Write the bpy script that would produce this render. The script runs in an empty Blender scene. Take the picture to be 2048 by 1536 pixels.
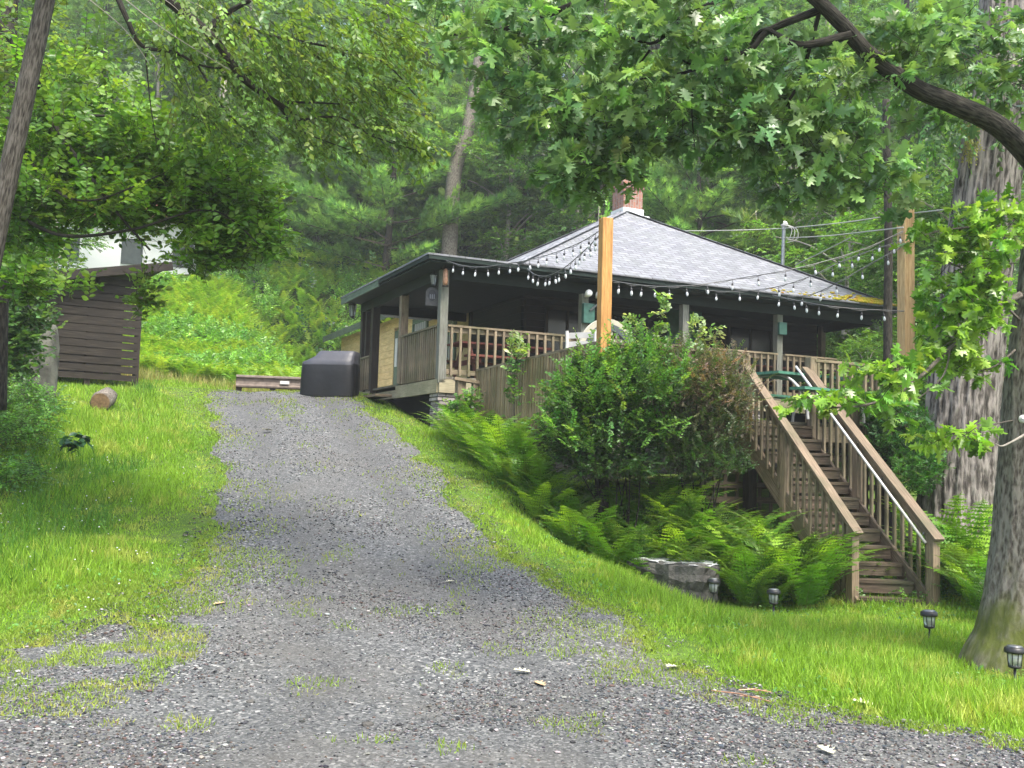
import bpy, math, random
import numpy as np
from mathutils import Vector, Matrix
rad = math.radians
scene = bpy.context.scene
COL = scene.collection
rng = np.random.default_rng(7)
random.seed(5)

# ------------------------------------------------------------------ camera
F = 2035.0; EYE = 1.6
pitch = rad(4.44); roll = rad(1.6)
cf = Vector((0, math.cos(pitch), math.sin(pitch)))
r0 = Vector((1, 0, 0)); u0 = Vector((0, -math.sin(pitch), math.cos(pitch)))
cr = r0*math.cos(roll) + u0*math.sin(roll)
cu = -r0*math.sin(roll) + u0*math.cos(roll)
cam = bpy.data.cameras.new('camera'); camo = bpy.data.objects.new('camera', cam); COL.objects.link(camo)
cam.sensor_width = 36; cam.lens = 36*F/2048; cam.clip_end = 1000; cam.clip_start = .05
m = Matrix((cr, cu, -cf)).transposed().to_4x4(); m.translation = Vector((0, 0, EYE))
camo.matrix_world = m
scene.camera = camo

def W(px, py, Y):
    """the place Y metres ahead that the pixel of the survey photograph looks at"""
    d = cf + cr*((px-1024)/F) + cu*((768-py)/F)
    return Vector((0, 0, EYE)) + d*(Y/d.y)

# ------------------------------------------------------------------ noise + terrain
def _h(ix, iy, s):
    n = (ix*374761393 + iy*668265263 + s*1442695041).astype(np.int64) & 0x7fffffff
    n = ((n ^ (n >> 13))*1274126177) & 0x7fffffff
    return ((n ^ (n >> 16)) & 0xffff)/65535.0
def vnoise(x, y, s=0):
    x = np.asarray(x, float); y = np.asarray(y, float)
    ix = np.floor(x).astype(np.int64); iy = np.floor(y).astype(np.int64)
    fx = x-ix; fy = y-iy
    fx = fx*fx*(3-2*fx); fy = fy*fy*(3-2*fy)
    a = _h(ix, iy, s); b = _h(ix+1, iy, s); c = _h(ix, iy+1, s); d = _h(ix+1, iy+1, s)
    return (a*(1-fx)+b*fx)*(1-fy) + (c*(1-fx)+d*fx)*fy
def fbm(x, y, s=0, o=3):
    t = 0; a = .5
    for i in range(o):
        t = t + a*vnoise(np.asarray(x)*2**i, np.asarray(y)*2**i, s+i); a *= .5
    return t/(1-.5**o)
XL = ([3, 5.2, 6.6, 7.6, 9.2, 10.6, 12.6, 16.2, 20.5, 24], [-16, -12, -6.2, -3.7, -3.0, -2.95, -3.55, -4.7, -6.2, -7])
XR = ([3, 5.0, 5.9, 7.06, 7.7, 9.1, 10.5, 12.4, 14.6, 17.5, 20.3, 22, 24], [14, 7, 3.2, 1.65, 1.23, .8, .2, -.5, -1.1, -2.1, -3.2, -3.3, -3.3])
def xl(y): return np.interp(y, *XL)
def xr(y): return np.interp(y, *XR)
def sstep(t):
    t = np.clip(t, 0, 1); return t*t*(3-2*t)
def terr(x, y):
    x = np.asarray(x, float); y = np.asarray(y, float)
    D = np.interp(y, [-40, 0, 7, 8, 9.2, 12, 16, 18, 20.5, 22, 26, 29, 34, 45, 60, 80, 150],
                  [0, 0, 0, .08, .28, .92, 1.86, 2.32, 2.86, 3.0, 3.1, 4.0, 6.3, 11, 18.5, 29, 60])
    R = np.interp(y, [-40, 13, 15.6, 18, 24, 30, 34, 45, 60, 80, 150], [0, 0, .45, 1.0, 2.2, 4.2, 6.1, 11, 18.5, 29, 60])
    w = sstep((x - xr(y))/np.interp(y, [13, 16], [2.6, 3.8]))
    z = D*(1-w) + R*w
    left = np.clip(xl(y) - x, 0, 5)
    z = z + .10*left*sstep((y-7)/9)
    z = z + .6*sstep((3.6-x)/1.8)*sstep((y-12.55)/1.2)*w*sstep((17-y)/3)
    z = z + .05*(fbm(x*.8, y*.8, 3)-.5) + .018*(fbm(x*4, y*4, 9, 2)-.5)
    # the level pad the cabin and its wing stand on
    dx = x+1.28; dy = y-18.0; ps = -.415*dx+.910*dy; pt = .910*dx+.415*dy
    pad = sstep((ps-4)/2.5)*sstep((20.5-ps)/3)*sstep((pt+1.2)/2.4)*sstep((12.5-pt)/3)
    z = np.where(z > 2.95, z*(1-pad)+2.95*pad, z)
    # a slight crown and two wheel ruts along the drive
    c = (xl(y)+xr(y))/2
    z = z - .035*np.exp(-((np.abs(x-c)-.75)/.28)**2)*sstep((y-8)/3)
    return z
def tz(x, y): return float(terr(x, y))
def G(px, py):
    """first ground point below a pixel of the survey photograph"""
    for i in range(400):
        Y = 4 + i*.15
        p = W(px, py, Y)
        if p.z <= tz(p.x, p.y):
            return Vector((p.x, p.y, tz(p.x, p.y)))
    return W(px, py, 60)

# ------------------------------------------------------------------ materials
MATS = {}
def newmat(name):
    m = bpy.data.materials.new(name); m.use_nodes = True
    nt = m.node_tree; nt.nodes.clear()
    o = nt.nodes.new('ShaderNodeOutputMaterial'); b = nt.nodes.new('ShaderNodeBsdfPrincipled')
    nt.links.new(b.outputs[0], o.inputs[0]); MATS[name] = m
    return m, nt, b, o
def N(nt, t, **kw):
    n = nt.nodes.new(t)
    for k, v in kw.items():
        if k in n.inputs.keys(): n.inputs[k].default_value = v
        else: setattr(n, k, v)
    return n
def ramp(nt, fac, stops):
    r = nt.nodes.new('ShaderNodeValToRGB'); e = r.color_ramp.elements
    while len(e) < len(stops): e.new(.5)
    for i, (p, c) in enumerate(stops):
        e[i].position = p; e[i].color = (*c, 1) if len(c) == 3 else c
    nt.links.new(fac, r.inputs[0]); return r.outputs[0]
def mixc(nt, fac, a, b, mode='MIX'):
    n = nt.nodes.new('ShaderNodeMix'); n.data_type = 'RGBA'; n.blend_type = mode
    for s, v in ((n.inputs[0], fac), (n.inputs[6], a), (n.inputs[7], b)):
        if hasattr(v, 'is_linked') or hasattr(v, 'node'): nt.links.new(v, s)
        else: s.default_value = v if not isinstance(v, tuple) or len(v) == 4 else (*v, 1)
    return n.outputs[2]
def noise(nt, vec, scale, detail=4, rough=.55, out=0, dim=None):
    n = N(nt, 'ShaderNodeTexNoise', Scale=scale, Detail=detail, Roughness=rough)
    if vec is not None: nt.links.new(vec, n.inputs['Vector'])
    return n.outputs[out]
def mapped(nt, src, scale):
    mp = nt.nodes.new('ShaderNodeMapping'); mp.inputs['Scale'].default_value = scale
    nt.links.new(src, mp.inputs[0]); return mp.outputs[0]
def bump(nt, b, h, strength=.4, dist=.01):
    n = N(nt, 'ShaderNodeBump', Strength=strength, Distance=dist)
    nt.links.new(h, n.inputs['Height']); nt.links.new(n.outputs[0], b.inputs['Normal'])
def uvof(nt): return nt.nodes.new('ShaderNodeTexCoord').outputs['UV']
def geo(nt): return nt.nodes.new('ShaderNodeNewGeometry').outputs['Position']

def wood(name, dark, mid, light, rough=.75, grain=22, green=None, gamt=.0):
    m, nt, b, o = newmat(name)
    uv = uvof(nt)
    a = noise(nt, mapped(nt, uv, (1.2, grain, 1)), 3, 5, .6)
    c = ramp(nt, a, [(.28, dark), (.5, mid), (.72, light)])
    big = noise(nt, mapped(nt, uv, (.9, 2.5, 1)), 2.2, 3)
    c = mixc(nt, ramp(nt, big, [(.35, (0, 0, 0)), (.7, (.55, .55, .55))]), c, (*[x*.55 for x in mid], 1))
    oi = nt.nodes.new('ShaderNodeObjectInfo')
    rv = N(nt, 'ShaderNodeMapRange', **{'To Min': .72, 'To Max': 1.2}); nt.links.new(oi.outputs['Random'], rv.inputs[0])
    hs = nt.nodes.new('ShaderNodeHueSaturation'); nt.links.new(rv.outputs[0], hs.inputs['Value']); nt.links.new(c, hs.inputs['Color'])
    c = hs.outputs[0]
    if green:
        g = ramp(nt, noise(nt, geo(nt), 2.3, 5), [(.5-gamt*.3, (0, 0, 0)), (.75, (.8, .8, .8))])
        c = mixc(nt, g, c, (*green, 1))
    kv = N(nt, 'ShaderNodeTexVoronoi', Scale=1.0); nt.links.new(mapped(nt, uv, (1.7, 5.5, 1)), kv.inputs['Vector'])
    c = mixc(nt, ramp(nt, kv.outputs[0], [(.05, (.85, .85, .85)), (.11, (0, 0, 0))]), c, (*[x*.35 for x in mid], 1))
    fine = noise(nt, mapped(nt, uv, (3, grain*5, 1)), 3, 3)
    c = mixc(nt, ramp(nt, fine, [(.56, (0, 0, 0)), (.72, (.6, .6, .6))]), c, (*[x*.4 for x in mid], 1))
    nt.links.new(c, b.inputs['Base Color']); b.inputs['Roughness'].default_value = rough
    b.inputs['Specular IOR Level'].default_value = .3
    bump(nt, b, a, .7, .006)
    return m
wood('weathered', (.075, .058, .036), (.24, .19, .125), (.40, .33, .225), green=(.06, .07, .025), gamt=.25)
wood('skirt_board', (.085, .062, .034), (.27, .21, .12), (.44, .35, .22), green=(.08, .085, .03), gamt=.25)
wood('grey_post', (.09, .085, .07), (.22, .22, .19), (.36, .37, .33), grain=16, green=(.10, .12, .07), gamt=.4)
wood('tread_wood', (.03, .022, .016), (.10, .072, .05), (.20, .15, .11), green=(.05, .06, .03), gamt=.3)
wood('brown_wood', (.08, .056, .036), (.25, .185, .125), (.41, .325, .235), green=(.09, .09, .05), gamt=.2)
wood('cedar', (.22, .10, .03), (.42, .22, .07), (.56, .34, .14), grain=11)
wood('cedar_pale', (.34, .19, .08), (.60, .39, .18), (.74, .53, .29), grain=11)
wood('fresh_beam', (.22, .19, .12), (.40, .35, .23), (.52, .46, .32), green=(.14, .15, .08), gamt=.3)
wood('dark_board', (.006, .0045, .003), (.022, .017, .012), (.05, .039, .029), grain=12)
wood('dark_post', (.012, .010, .008), (.03, .023, .017), (.06, .042, .03))
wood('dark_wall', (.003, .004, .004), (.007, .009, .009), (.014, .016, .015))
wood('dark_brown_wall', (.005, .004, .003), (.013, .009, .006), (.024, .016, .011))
wood('yellow_siding', (.34, .235, .10), (.52, .38, .18), (.62, .48, .26), grain=10)
wood('deck_board', (.07, .06, .045), (.17, .15, .115), (.27, .24, .19), green=(.06, .09, .03), gamt=.3)
wood('red_paint', (.09, .028, .02), (.20, .065, .048), (.28, .11, .085))
wood('green_paint', (.03, .10, .07), (.06, .19, .13), (.12, .29, .21), grain=8)
wood('trim_green', (.05, .075, .05), (.10, .14, .095), (.16, .21, .15), grain=6)
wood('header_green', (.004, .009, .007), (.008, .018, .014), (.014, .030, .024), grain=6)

def simple(name, c, rough=.6, metal=0, var=.25, scale=6, bmp=0, spec=.5):
    m, nt, b, o = newmat(name)
    n = noise(nt, geo(nt), scale, 5)
    lo = tuple(x*(1-var) for x in c); hi = tuple(min(1, x*(1+var)) for x in c)
    nt.links.new(ramp(nt, n, [(.3, lo), (.7, hi)]), b.inputs['Base Color'])
    b.inputs['Roughness'].default_value = rough; b.inputs['Metallic'].default_value = metal
    b.inputs['Specular IOR Level'].default_value = spec
    if bmp: bump(nt, b, noise(nt, geo(nt), scale*6, 4), .6, bmp)
    return m
simple('black_metal', (.015, .015, .016), .4, 0, .3, 20)
simple('grey_metal', (.25, .26, .27), .35, .8, .2, 20)
simple('white_metal', (.42, .42, .41), .5, 0, .12, 10)
simple('flashing', (.62, .63, .64), .5, 0, .2, 3)
simple('cream_plastic', (.38, .36, .28), .4, 0, .15, 8)
simple('grey_plastic', (.06, .075, .075), .45, 0, .2, 8)
simple('white_plastic', (.52, .51, .50), .4, 0, .1, 8)
simple('cover_black', (.006, .0065, .0085), .5, 0, .3, 1.2, .012, spec=.4)
simple('cover_grey', (.055, .057, .070), .5, 0, .3, 1.2, .012)
simple('concrete', (.42, .41, .38), .85, 0, .2, 4, .004)
simple('rock_side', (.07, .067, .06), .8, 0, .55, 5, .03)
simple('rock_top', (.36, .37, .38), .45, 0, .3, 7, .01)
simple('boulder', (.10, .10, .08), .85, 0, .6, 4, .02)
simple('rust_steel', (.15, .12, .10), .7, .2, .35, 9)
simple('green_box', (.03, .10, .075), .5, 0, .2, 9)
simple('copper_tin', (.36, .19, .11), .45, .2, .3, 25)
simple('white_wall', (.80, .81, .82), .7, 0, .05, 2)
simple('red_roof', (.24, .09, .06), .8, 0, .3, 4)
simple('sign_grey', (.06, .06, .062), .7, 0, .2, 12)
simple('sign_dark', (.012, .013, .02), .5, 0, .2, 12)
simple('sign_letter', (.16, .17, .20), .5, 0, .1, 12)
simple('rope_wire', (.10, .10, .10), .5, 0, .3, 20)
simple('pale_wire', (.32, .32, .30), .5, 0, .2, 20)
simple('dead_leaf', (.42, .30, .17), .7, 0, .5, 30)
simple('pale_leaf', (.60, .58, .40), .6, 0, .3, 30)
simple('log_end', (.17, .105, .055), .8, 0, .4, 25, .004)

def glass(name, c=(1, 1, 1), rough=.05, tr=.5):
    m, nt, b, o = newmat(name)
    b.inputs['Base Color'].default_value = (*c, 1); b.inputs['Roughness'].default_value = rough
    b.inputs['Transmission Weight'].default_value = tr; b.inputs['IOR'].default_value = 1.45
    return m
glass('bulb_glass', (.85, .88, .92), .12, .45); glass('lamp_glass', (.75, .78, .75), .1, .6)
m, nt, b, o = newmat('window_glass'); b.inputs['Base Color'].default_value = (.006, .008, .01, 1); b.inputs['Roughness'].default_value = .15; b.inputs['Specular IOR Level'].default_value = .4
m, nt, b, o = newmat('white_bulb'); b.inputs['Base Color'].default_value = (.9, .9, .88, 1); b.inputs['Roughness'].default_value = .15; b.inputs['Transmission Weight'].default_value = .0

# shingles
m, nt, b, o = newmat('shingles')
uv = uvof(nt)
br = N(nt, 'ShaderNodeTexBrick', Scale=1.0); br.inputs['Brick Width'].default_value = .30; br.inputs['Row Height'].default_value = .14
br.inputs['Mortar Size'].default_value = .016; br.inputs['Mortar Smooth'].default_value = .5; br.inputs['Bias'].default_value = 0
br.inputs['Color1'].default_value = (.14, .146, .165, 1); br.inputs['Color2'].default_value = (.255, .262, .288, 1); br.inputs['Mortar'].default_value = (.05, .05, .06, 1)
nt.links.new(uv, br.inputs[0])
st = noise(nt, mapped(nt, uv, (1.2, .5, 1)), 3.0, 6, .65)
c = mixc(nt, ramp(nt, st, [(.42, (0, 0, 0)), (.75, (.5, .5, .5))]), br.outputs[0], (.13, .15, .12, 1))
c = mixc(nt, ramp(nt, noise(nt, uv, 60, 2), [(.4, (0, 0, 0)), (.7, (.35, .35, .35))]), c, (.33, .335, .355, 1))
c = mixc(nt, ramp(nt, noise(nt, mapped(nt, uv, (2.5, 9, 1)), 2.0, 5, .7), [(.45, (0, 0, 0)), (.6, (.6, .6, .6))]), c, (.10, .105, .115, 1))
nt.links.new(c, b.inputs['Base Color']); b.inputs['Roughness'].default_value = .7; b.inputs['Specular IOR Level'].default_value = .25; bump(nt, b, br.outputs[1], -.7, .015)

# brick and stone
m, nt, b, o = newmat('brick')
br = N(nt, 'ShaderNodeTexBrick', Scale=1.0); br.inputs['Brick Width'].default_value = .20; br.inputs['Row Height'].default_value = .072
br.inputs['Mortar Size'].default_value = .008; br.inputs['Color1'].default_value = (.20, .07, .045, 1); br.inputs['Color2'].default_value = (.32, .13, .085, 1); br.inputs['Mortar'].default_value = (.24, .22, .20, 1)
nt.links.new(uvof(nt), br.inputs[0])
c = mixc(nt, ramp(nt, noise(nt, geo(nt), 9, 4), [(.45, (0, 0, 0)), (.7, (.6, .6, .6))]), br.outputs[0], (.26, .22, .19, 1))
nt.links.new(c, b.inputs['Base Color']); b.inputs['Roughness'].default_value = .85; bump(nt, b, br.outputs[1], -.6, .01)
m, nt, b, o = newmat('stone')
br = N(nt, 'ShaderNodeTexBrick', Scale=1.0); br.inputs['Brick Width'].default_value = .26; br.inputs['Row Height'].default_value = .07
br.inputs['Mortar Size'].default_value = .010; br.inputs['Color1'].default_value = (.20, .18, .17, 1); br.inputs['Color2'].default_value = (.34, .31, .29, 1); br.inputs['Mortar'].default_value = (.05, .05, .045, 1)
nt.links.new(uvof(nt), br.inputs[0]); nt.links.new(br.outputs[0], b.inputs['Base Color']); b.inputs['Roughness'].default_value = .9; bump(nt, b, br.outputs[1], -1, .03)

# bark
def bark(name, dark, mid, light, su=7, sv=1.3, dist=.02, moss=None, mossz=None):
    m, nt, b, o = newmat(name)
    uv = uvof(nt)
    w = noise(nt, mapped(nt, uv, (su, sv, 1)), 2.2, 6, .62)
    v = N(nt, 'ShaderNodeTexVoronoi', Scale=1.6); v.feature = 'F1'
    nt.links.new(mapped(nt, uv, (su*1.5, sv*1.6, 1)), v.inputs['Vector'])
    h = N(nt, 'ShaderNodeMath', operation='ADD'); nt.links.new(w, h.inputs[0])
    s = N(nt, 'ShaderNodeMath', operation='MULTIPLY'); nt.links.new(v.outputs[0], s.inputs[0]); s.inputs[1].default_value = .35; nt.links.new(s.outputs[0], h.inputs[1])
    c = ramp(nt, h.outputs[0], [(.46, dark), (.62, mid), (.80, light)])
    lich = ramp(nt, noise(nt, geo(nt), 9, 5), [(.56, (0, 0, 0)), (.66, (.22, .22, .22))])
    c = mixc(nt, lich, c, (*[min(1, x*1.5) for x in light], 1))
    if moss:
        sep = nt.nodes.new('ShaderNodeSeparateXYZ'); nt.links.new(geo(nt), sep.inputs[0])
        nz = noise(nt, geo(nt), 3.2, 5)
        # moss grows on the foot of the trunk and thins out upwards, a real colour of the bark
        ma = N(nt, 'ShaderNodeMath', operation='MULTIPLY_ADD'); nt.links.new(nz, ma.inputs[0]); ma.inputs[1].default_value = 2.6; ma.inputs[2].default_value = mossz
        sb = N(nt, 'ShaderNodeMath', operation='SUBTRACT'); nt.links.new(ma.outputs[0], sb.inputs[0]); nt.links.new(sep.outputs[2], sb.inputs[1])
        f = N(nt, 'ShaderNodeMath', operation='MULTIPLY', use_clamp=True); nt.links.new(sb.outputs[0], f.inputs[0]); f.inputs[1].default_value = 1.3
        c = mixc(nt, f.outputs[0], c, (*moss, 1))
    nt.links.new(c, b.inputs['Base Color']); b.inputs['Roughness'].default_value = .9; b.inputs['Specular IOR Level'].default_value = .2
    bump(nt, b, h.outputs[0], .9, dist)
bark('oak_bark', (.04, .033, .027), (.12, .103, .085), (.22, .20, .17), 34, 5, .012, (.085, .10, .022), -.45)
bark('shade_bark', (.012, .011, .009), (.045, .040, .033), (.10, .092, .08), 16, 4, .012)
bark('pine_bark', (.014, .012, .010), (.08, .07, .062), (.25, .225, .205), 26, 1.3, .06)
bark('dark_bark', (.004, .004, .003), (.017, .015, .012), (.05, .045, .036), 14, 4, .012)  # darker than real bark: shade of backlit limbs put into the colour
bark('pale_bark', (.12, .11, .09), (.30, .27, .23), (.40, .37, .32), 14, 4, .012)

# ground
def gmat(name, stops, scale, bscale=None, bd=.02, rough=.9):
    m, nt, b, o = newmat(name)
    p = geo(nt)
    n1 = noise(nt, p, scale, 6, .65); c = ramp(nt, n1, stops)
    n2 = noise(nt, p, scale*14, 3); c = mixc(nt, ramp(nt, n2, [(.35, (0, 0, 0)), (.7, (.7, .7, .7))]), c, (*[x*.55 for x in stops[0][1]], 1))
    nt.links.new(c, b.inputs['Base Color']); b.inputs['Roughness'].default_value = rough; b.inputs['Specular IOR Level'].default_value = .1
    bump(nt, b, noise(nt, p, scale*25, 3), .8, bd)
gmat('ground', [(.3, (.06, .11, .018)), (.5, (.10, .17, .028)), (.68, (.12, .13, .05))], .9)
gmat('moss', [(.3, (.42, .30, .05)), (.5, (.36, .36, .03)), (.68, (.50, .20, .05))], 5, bd=.02)
# gravel: crushed stone in grey, bluish and brownish bits with trodden fines
m, nt, b, o = newmat('gravel')
p = geo(nt)
v = N(nt, 'ShaderNodeTexVoronoi', Scale=48); nt.links.new(p, v.inputs['Vector'])
v2 = N(nt, 'ShaderNodeTexVoronoi', Scale=82); nt.links.new(p, v2.inputs['Vector'])
bw = nt.nodes.new('ShaderNodeSeparateColor'); nt.links.new(v.outputs['Color'], bw.inputs[0])
c1 = ramp(nt, bw.outputs[0], [(0, (.018, .020, .021)), (.4, (.054, .058, .060)), (.75, (.105, .108, .106)), (.93, (.22, .222, .212)), (1, (.40, .40, .38))])
bw2 = nt.nodes.new('ShaderNodeSeparateColor'); nt.links.new(v2.outputs['Color'], bw2.inputs[0])
c2 = ramp(nt, bw2.outputs[0], [(0, (.020, .021, .021)), (.45, (.06, .062, .062)), (.8, (.115, .117, .115)), (1, (.26, .26, .25))])
sel = ramp(nt, noise(nt, p, 1.1, 5, .7), [(.38, (0, 0, 0)), (.62, (1, 1, 1))])
at = nt.nodes.new('ShaderNodeAttribute'); at.attribute_name = 'Col'; sp_ = nt.nodes.new('ShaderNodeSeparateColor'); nt.links.new(at.outputs['Color'], sp_.inputs[0])
mx_ = N(nt, 'ShaderNodeMath', operation='MAXIMUM'); nt.links.new(sel, mx_.inputs[0]); nt.links.new(sp_.outputs[0], mx_.inputs[1])
c = mixc(nt, mx_.outputs[0], c1, c2)
c = mixc(nt, sp_.outputs[1], c, (.036, .036, .035, 1))
br_ = ramp(nt, noise(nt, p, .7, 4), [(.45, (0, 0, 0)), (.7, (.55, .55, .55))])
c = mixc(nt, br_, c, (.092, .085, .072, 1))
nt.links.new(c, b.inputs['Base Color']); b.inputs['Roughness'].default_value = .75
ad = N(nt, 'ShaderNodeMath', operation='ADD'); nt.links.new(v.outputs[0], ad.inputs[0]); nt.links.new(v2.outputs[0], ad.inputs[1])
bump(nt, b, ad.outputs[0], -.9, .012)

def attrmat(name, trans=.35, rough=.45, spec=.4, tint=(1.5, 1.35, .5), leaf=True):
    m, nt, b, o = newmat(name)
    a = nt.nodes.new('ShaderNodeAttribute'); a.attribute_name = 'Col'
    nt.links.new(a.outputs['Color'], b.inputs['Base Color']); b.inputs['Roughness'].default_value = rough; b.inputs['Specular IOR Level'].default_value = spec
    if trans > 0:
        t = nt.nodes.new('ShaderNodeBsdfTranslucent')
        nt.links.new(mixc(nt, 1.0, a.outputs['Color'], (*tint, 1), 'MULTIPLY'), t.inputs[0])
        mx = nt.nodes.new('ShaderNodeMixShader'); mx.inputs[0].default_value = trans
        nt.links.new(b.outputs[0], mx.inputs[1]); nt.links.new(t.outputs[0], mx.inputs[2]); nt.links.new(mx.outputs[0], o.inputs[0])
    return m
attrmat('leaf', .42, .38, .5, (1.7, 1.6, .6)); attrmat('oak_leaf', .38, .33, .55, (1.45, 1.45, .75)); attrmat('needle', .42, .5, .25, (1.3, 1.3, .7)); attrmat('grass_blade', .4, .5, .25, (1.5, 1.4, .6)); attrmat('stone_bits', 0, .75, .3)
attrmat('twig', 0, .9, .1)

# ------------------------------------------------------------------ mesh building
WL = {}
class MB:
    def __init__(s): s.v = []; s.f = []; s.uv = []
    def quadbox(s, P, L=None):
        """8 corners P: bottom 4 (ccw) then top 4; uv in metres"""
        b0 = len(s.v); s.v += [tuple(p) for p in P]
        P = [Vector(p) for p in P]; ou, ov = random.random()*9, random.random()*9
        for q in ((0, 3, 2, 1), (4, 5, 6, 7), (0, 1, 5, 4), (1, 2, 6, 5), (2, 3, 7, 6), (3, 0, 4, 7)):
            s.f.append([b0+i for i in q])
            e1 = (P[q[1]]-P[q[0]]).length; e2 = (P[q[2]]-P[q[1]]).length
            if e1 >= e2: s.uv.append([(ou, ov), (ou+e1, ov), (ou+e1, ov+e2), (ou, ov+e2)])
            else: s.uv.append([(ou, ov), (ou, ov+e1), (ou+e2, ov+e1), (ou+e2, ov)])
    def box(s, c, size, ax=None, az=None):
        """centre, size, local x axis ax and z axis az"""
        ax = Vector(ax or (1, 0, 0)).normalized(); az = Vector(az or (0, 0, 1)).normalized(); ay = az.cross(ax).normalized(); ax = ay.cross(az)
        c = Vector(c); hx, hy, hz = size[0]/2, size[1]/2, size[2]/2
        P = [c+ax*(i*hx)+ay*(j*hy)+az*(k*hz) for k in (-1, 1) for (i, j) in ((-1, -1), (1, -1), (1, 1), (-1, 1))]
        s.quadbox(P)
    def beam(s, p0, p1, w, h, up=(0, 0, 1)):
        p0 = Vector(p0); p1 = Vector(p1); d = (p1-p0); L = d.length; d.normalize()
        up = Vector(up)
        if abs(d.dot(up)) > .98: up = Vector((U.x, U.y, 0)) if 'U' in globals() else Vector((0, 1, 0))
        sd = d.cross(up).normalized(); uu = sd.cross(d)
        P = [q+sd*(i*w/2)+uu*(j*h/2) for q in (p0, p1) for (i, j) in ((-1, -1), (1, -1), (1, 1), (-1, 1))]
        s.quadbox(P)
    def tube(s, pts, rads, n=8, cap=True, vscale=1.0, wob=None):
        pts = [Vector(p) for p in pts]; m_ = len(pts); b0 = len(s.v); prev = None; L = 0; acc = []
        for i, p in enumerate(pts):
            d = (pts[min(i+1, m_-1)]-pts[max(i-1, 0)])
            if d.length < 1e-9: d = Vector((0, 0, 1))
            d.normalize()
            if prev is None:
                a = Vector((0, 0, 1)) if abs(d.z) < .9 else Vector((1, 0, 0)); x = d.cross(a).normalized()
            else: x = (prev - d*prev.dot(d)).normalized()
            prev = x; y = d.cross(x)
            if i: L += (p-pts[i-1]).length
            acc.append(L)
            for k in range(n):
                t = 2*math.pi*k/n; r = rads[i]*(wob(t, L, i) if wob else 1)
                s.v.append(tuple(p+x*(math.cos(t)*r)+y*(math.sin(t)*r)))
        for i in range(m_-1):
            for k in range(n):
                k2 = (k+1) % n
                s.f.append([b0+i*n+k, b0+i*n+k2, b0+(i+1)*n+k2, b0+(i+1)*n+k])
                s.uv.append([(k/n, acc[i]*vscale), ((k+1)/n, acc[i]*vscale), ((k+1)/n, acc[i+1]*vscale), (k/n, acc[i+1]*vscale)])
        if cap:
            for base, rev in ((b0, True), (b0+(m_-1)*n, False)):
                q = [base+k for k in range(n)]
                s.f.append(q[::-1] if rev else q); s.uv.append([(0.1*math.cos(k), .1*math.sin(k)) for k in range(n)])
    def lathe(s, prof, c, n=14, ax=(0, 0, 1)):
        ax = Vector(ax); s.tube([Vector(c)+ax*z for (r, z) in prof], [max(r, .0004) for (r, z) in prof], n)
    def poly(s, P, uvs=None):
        b0 = len(s.v); s.v += [tuple(p) for p in P]; s.f.append(list(range(b0, b0+len(P)))); s.uv.append(uvs or [(p[0], p[1]) for p in P])
    def build(s, name, mat, parent=None, smooth=False, bevel=0):
        off = WL.get(parent.name if parent else None, Vector((0, 0, 0)))
        me = bpy.data.meshes.new(name)
        me.from_pydata([(v[0]-off.x, v[1]-off.y, v[2]-off.z) for v in s.v], [], s.f)
        ul = me.uv_layers.new(name='UVMap'); flat = [c for f in s.uv for q in f for c in q]
        ul.data.foreach_set('uv', flat)
        me.materials.append(MATS[mat])
        if smooth: me.polygons.foreach_set('use_smooth', [True]*len(me.polygons))
        me.update()
        o = bpy.data.objects.new(name, me); COL.objects.link(o)
        if parent: o.parent = parent
        WL[o.name] = off.copy()
        if bevel:
            md = o.modifiers.new('bevel', 'BEVEL'); md.width = bevel; md.segments = 2; md.limit_method = 'ANGLE'
        return o
def thing(name, label, cat, loc, group=None):
    o = bpy.data.objects.new(name, None); COL.objects.link(o); o.location = Vector(loc); o.empty_display_size = .2
    WL[o.name] = Vector(loc); tag(o, label, cat, group); return o
def tag(o, label, cat, group=None):
    o['label'] = label; o['category'] = cat
    if group: o['group'] = group
    return o
def kind(o, k): o['kind'] = k; return o
def copy_at(src, name, wpos, parent, rz=0):
    c = src.copy(); COL.objects.link(c); c.parent = parent; c.name = name
    c.location = Vector(wpos) - WL[parent.name]; c.rotation_euler = (0, 0, rz); return c
def copy_thing(root, loc, rz=0, sc=1, label=None, group=None):
    def rec(o, par):
        c = o.copy(); COL.objects.link(c); c.parent = par
        for ch in o.children: rec(ch, c)
        return c
    r = rec(root, None); r.location = loc; r.rotation_euler = (0, 0, rz); r.scale = (sc,)*3 if not isinstance(sc, tuple) else sc
    if label: r['label'] = label
    if group: r['group'] = group
    return r

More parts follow.
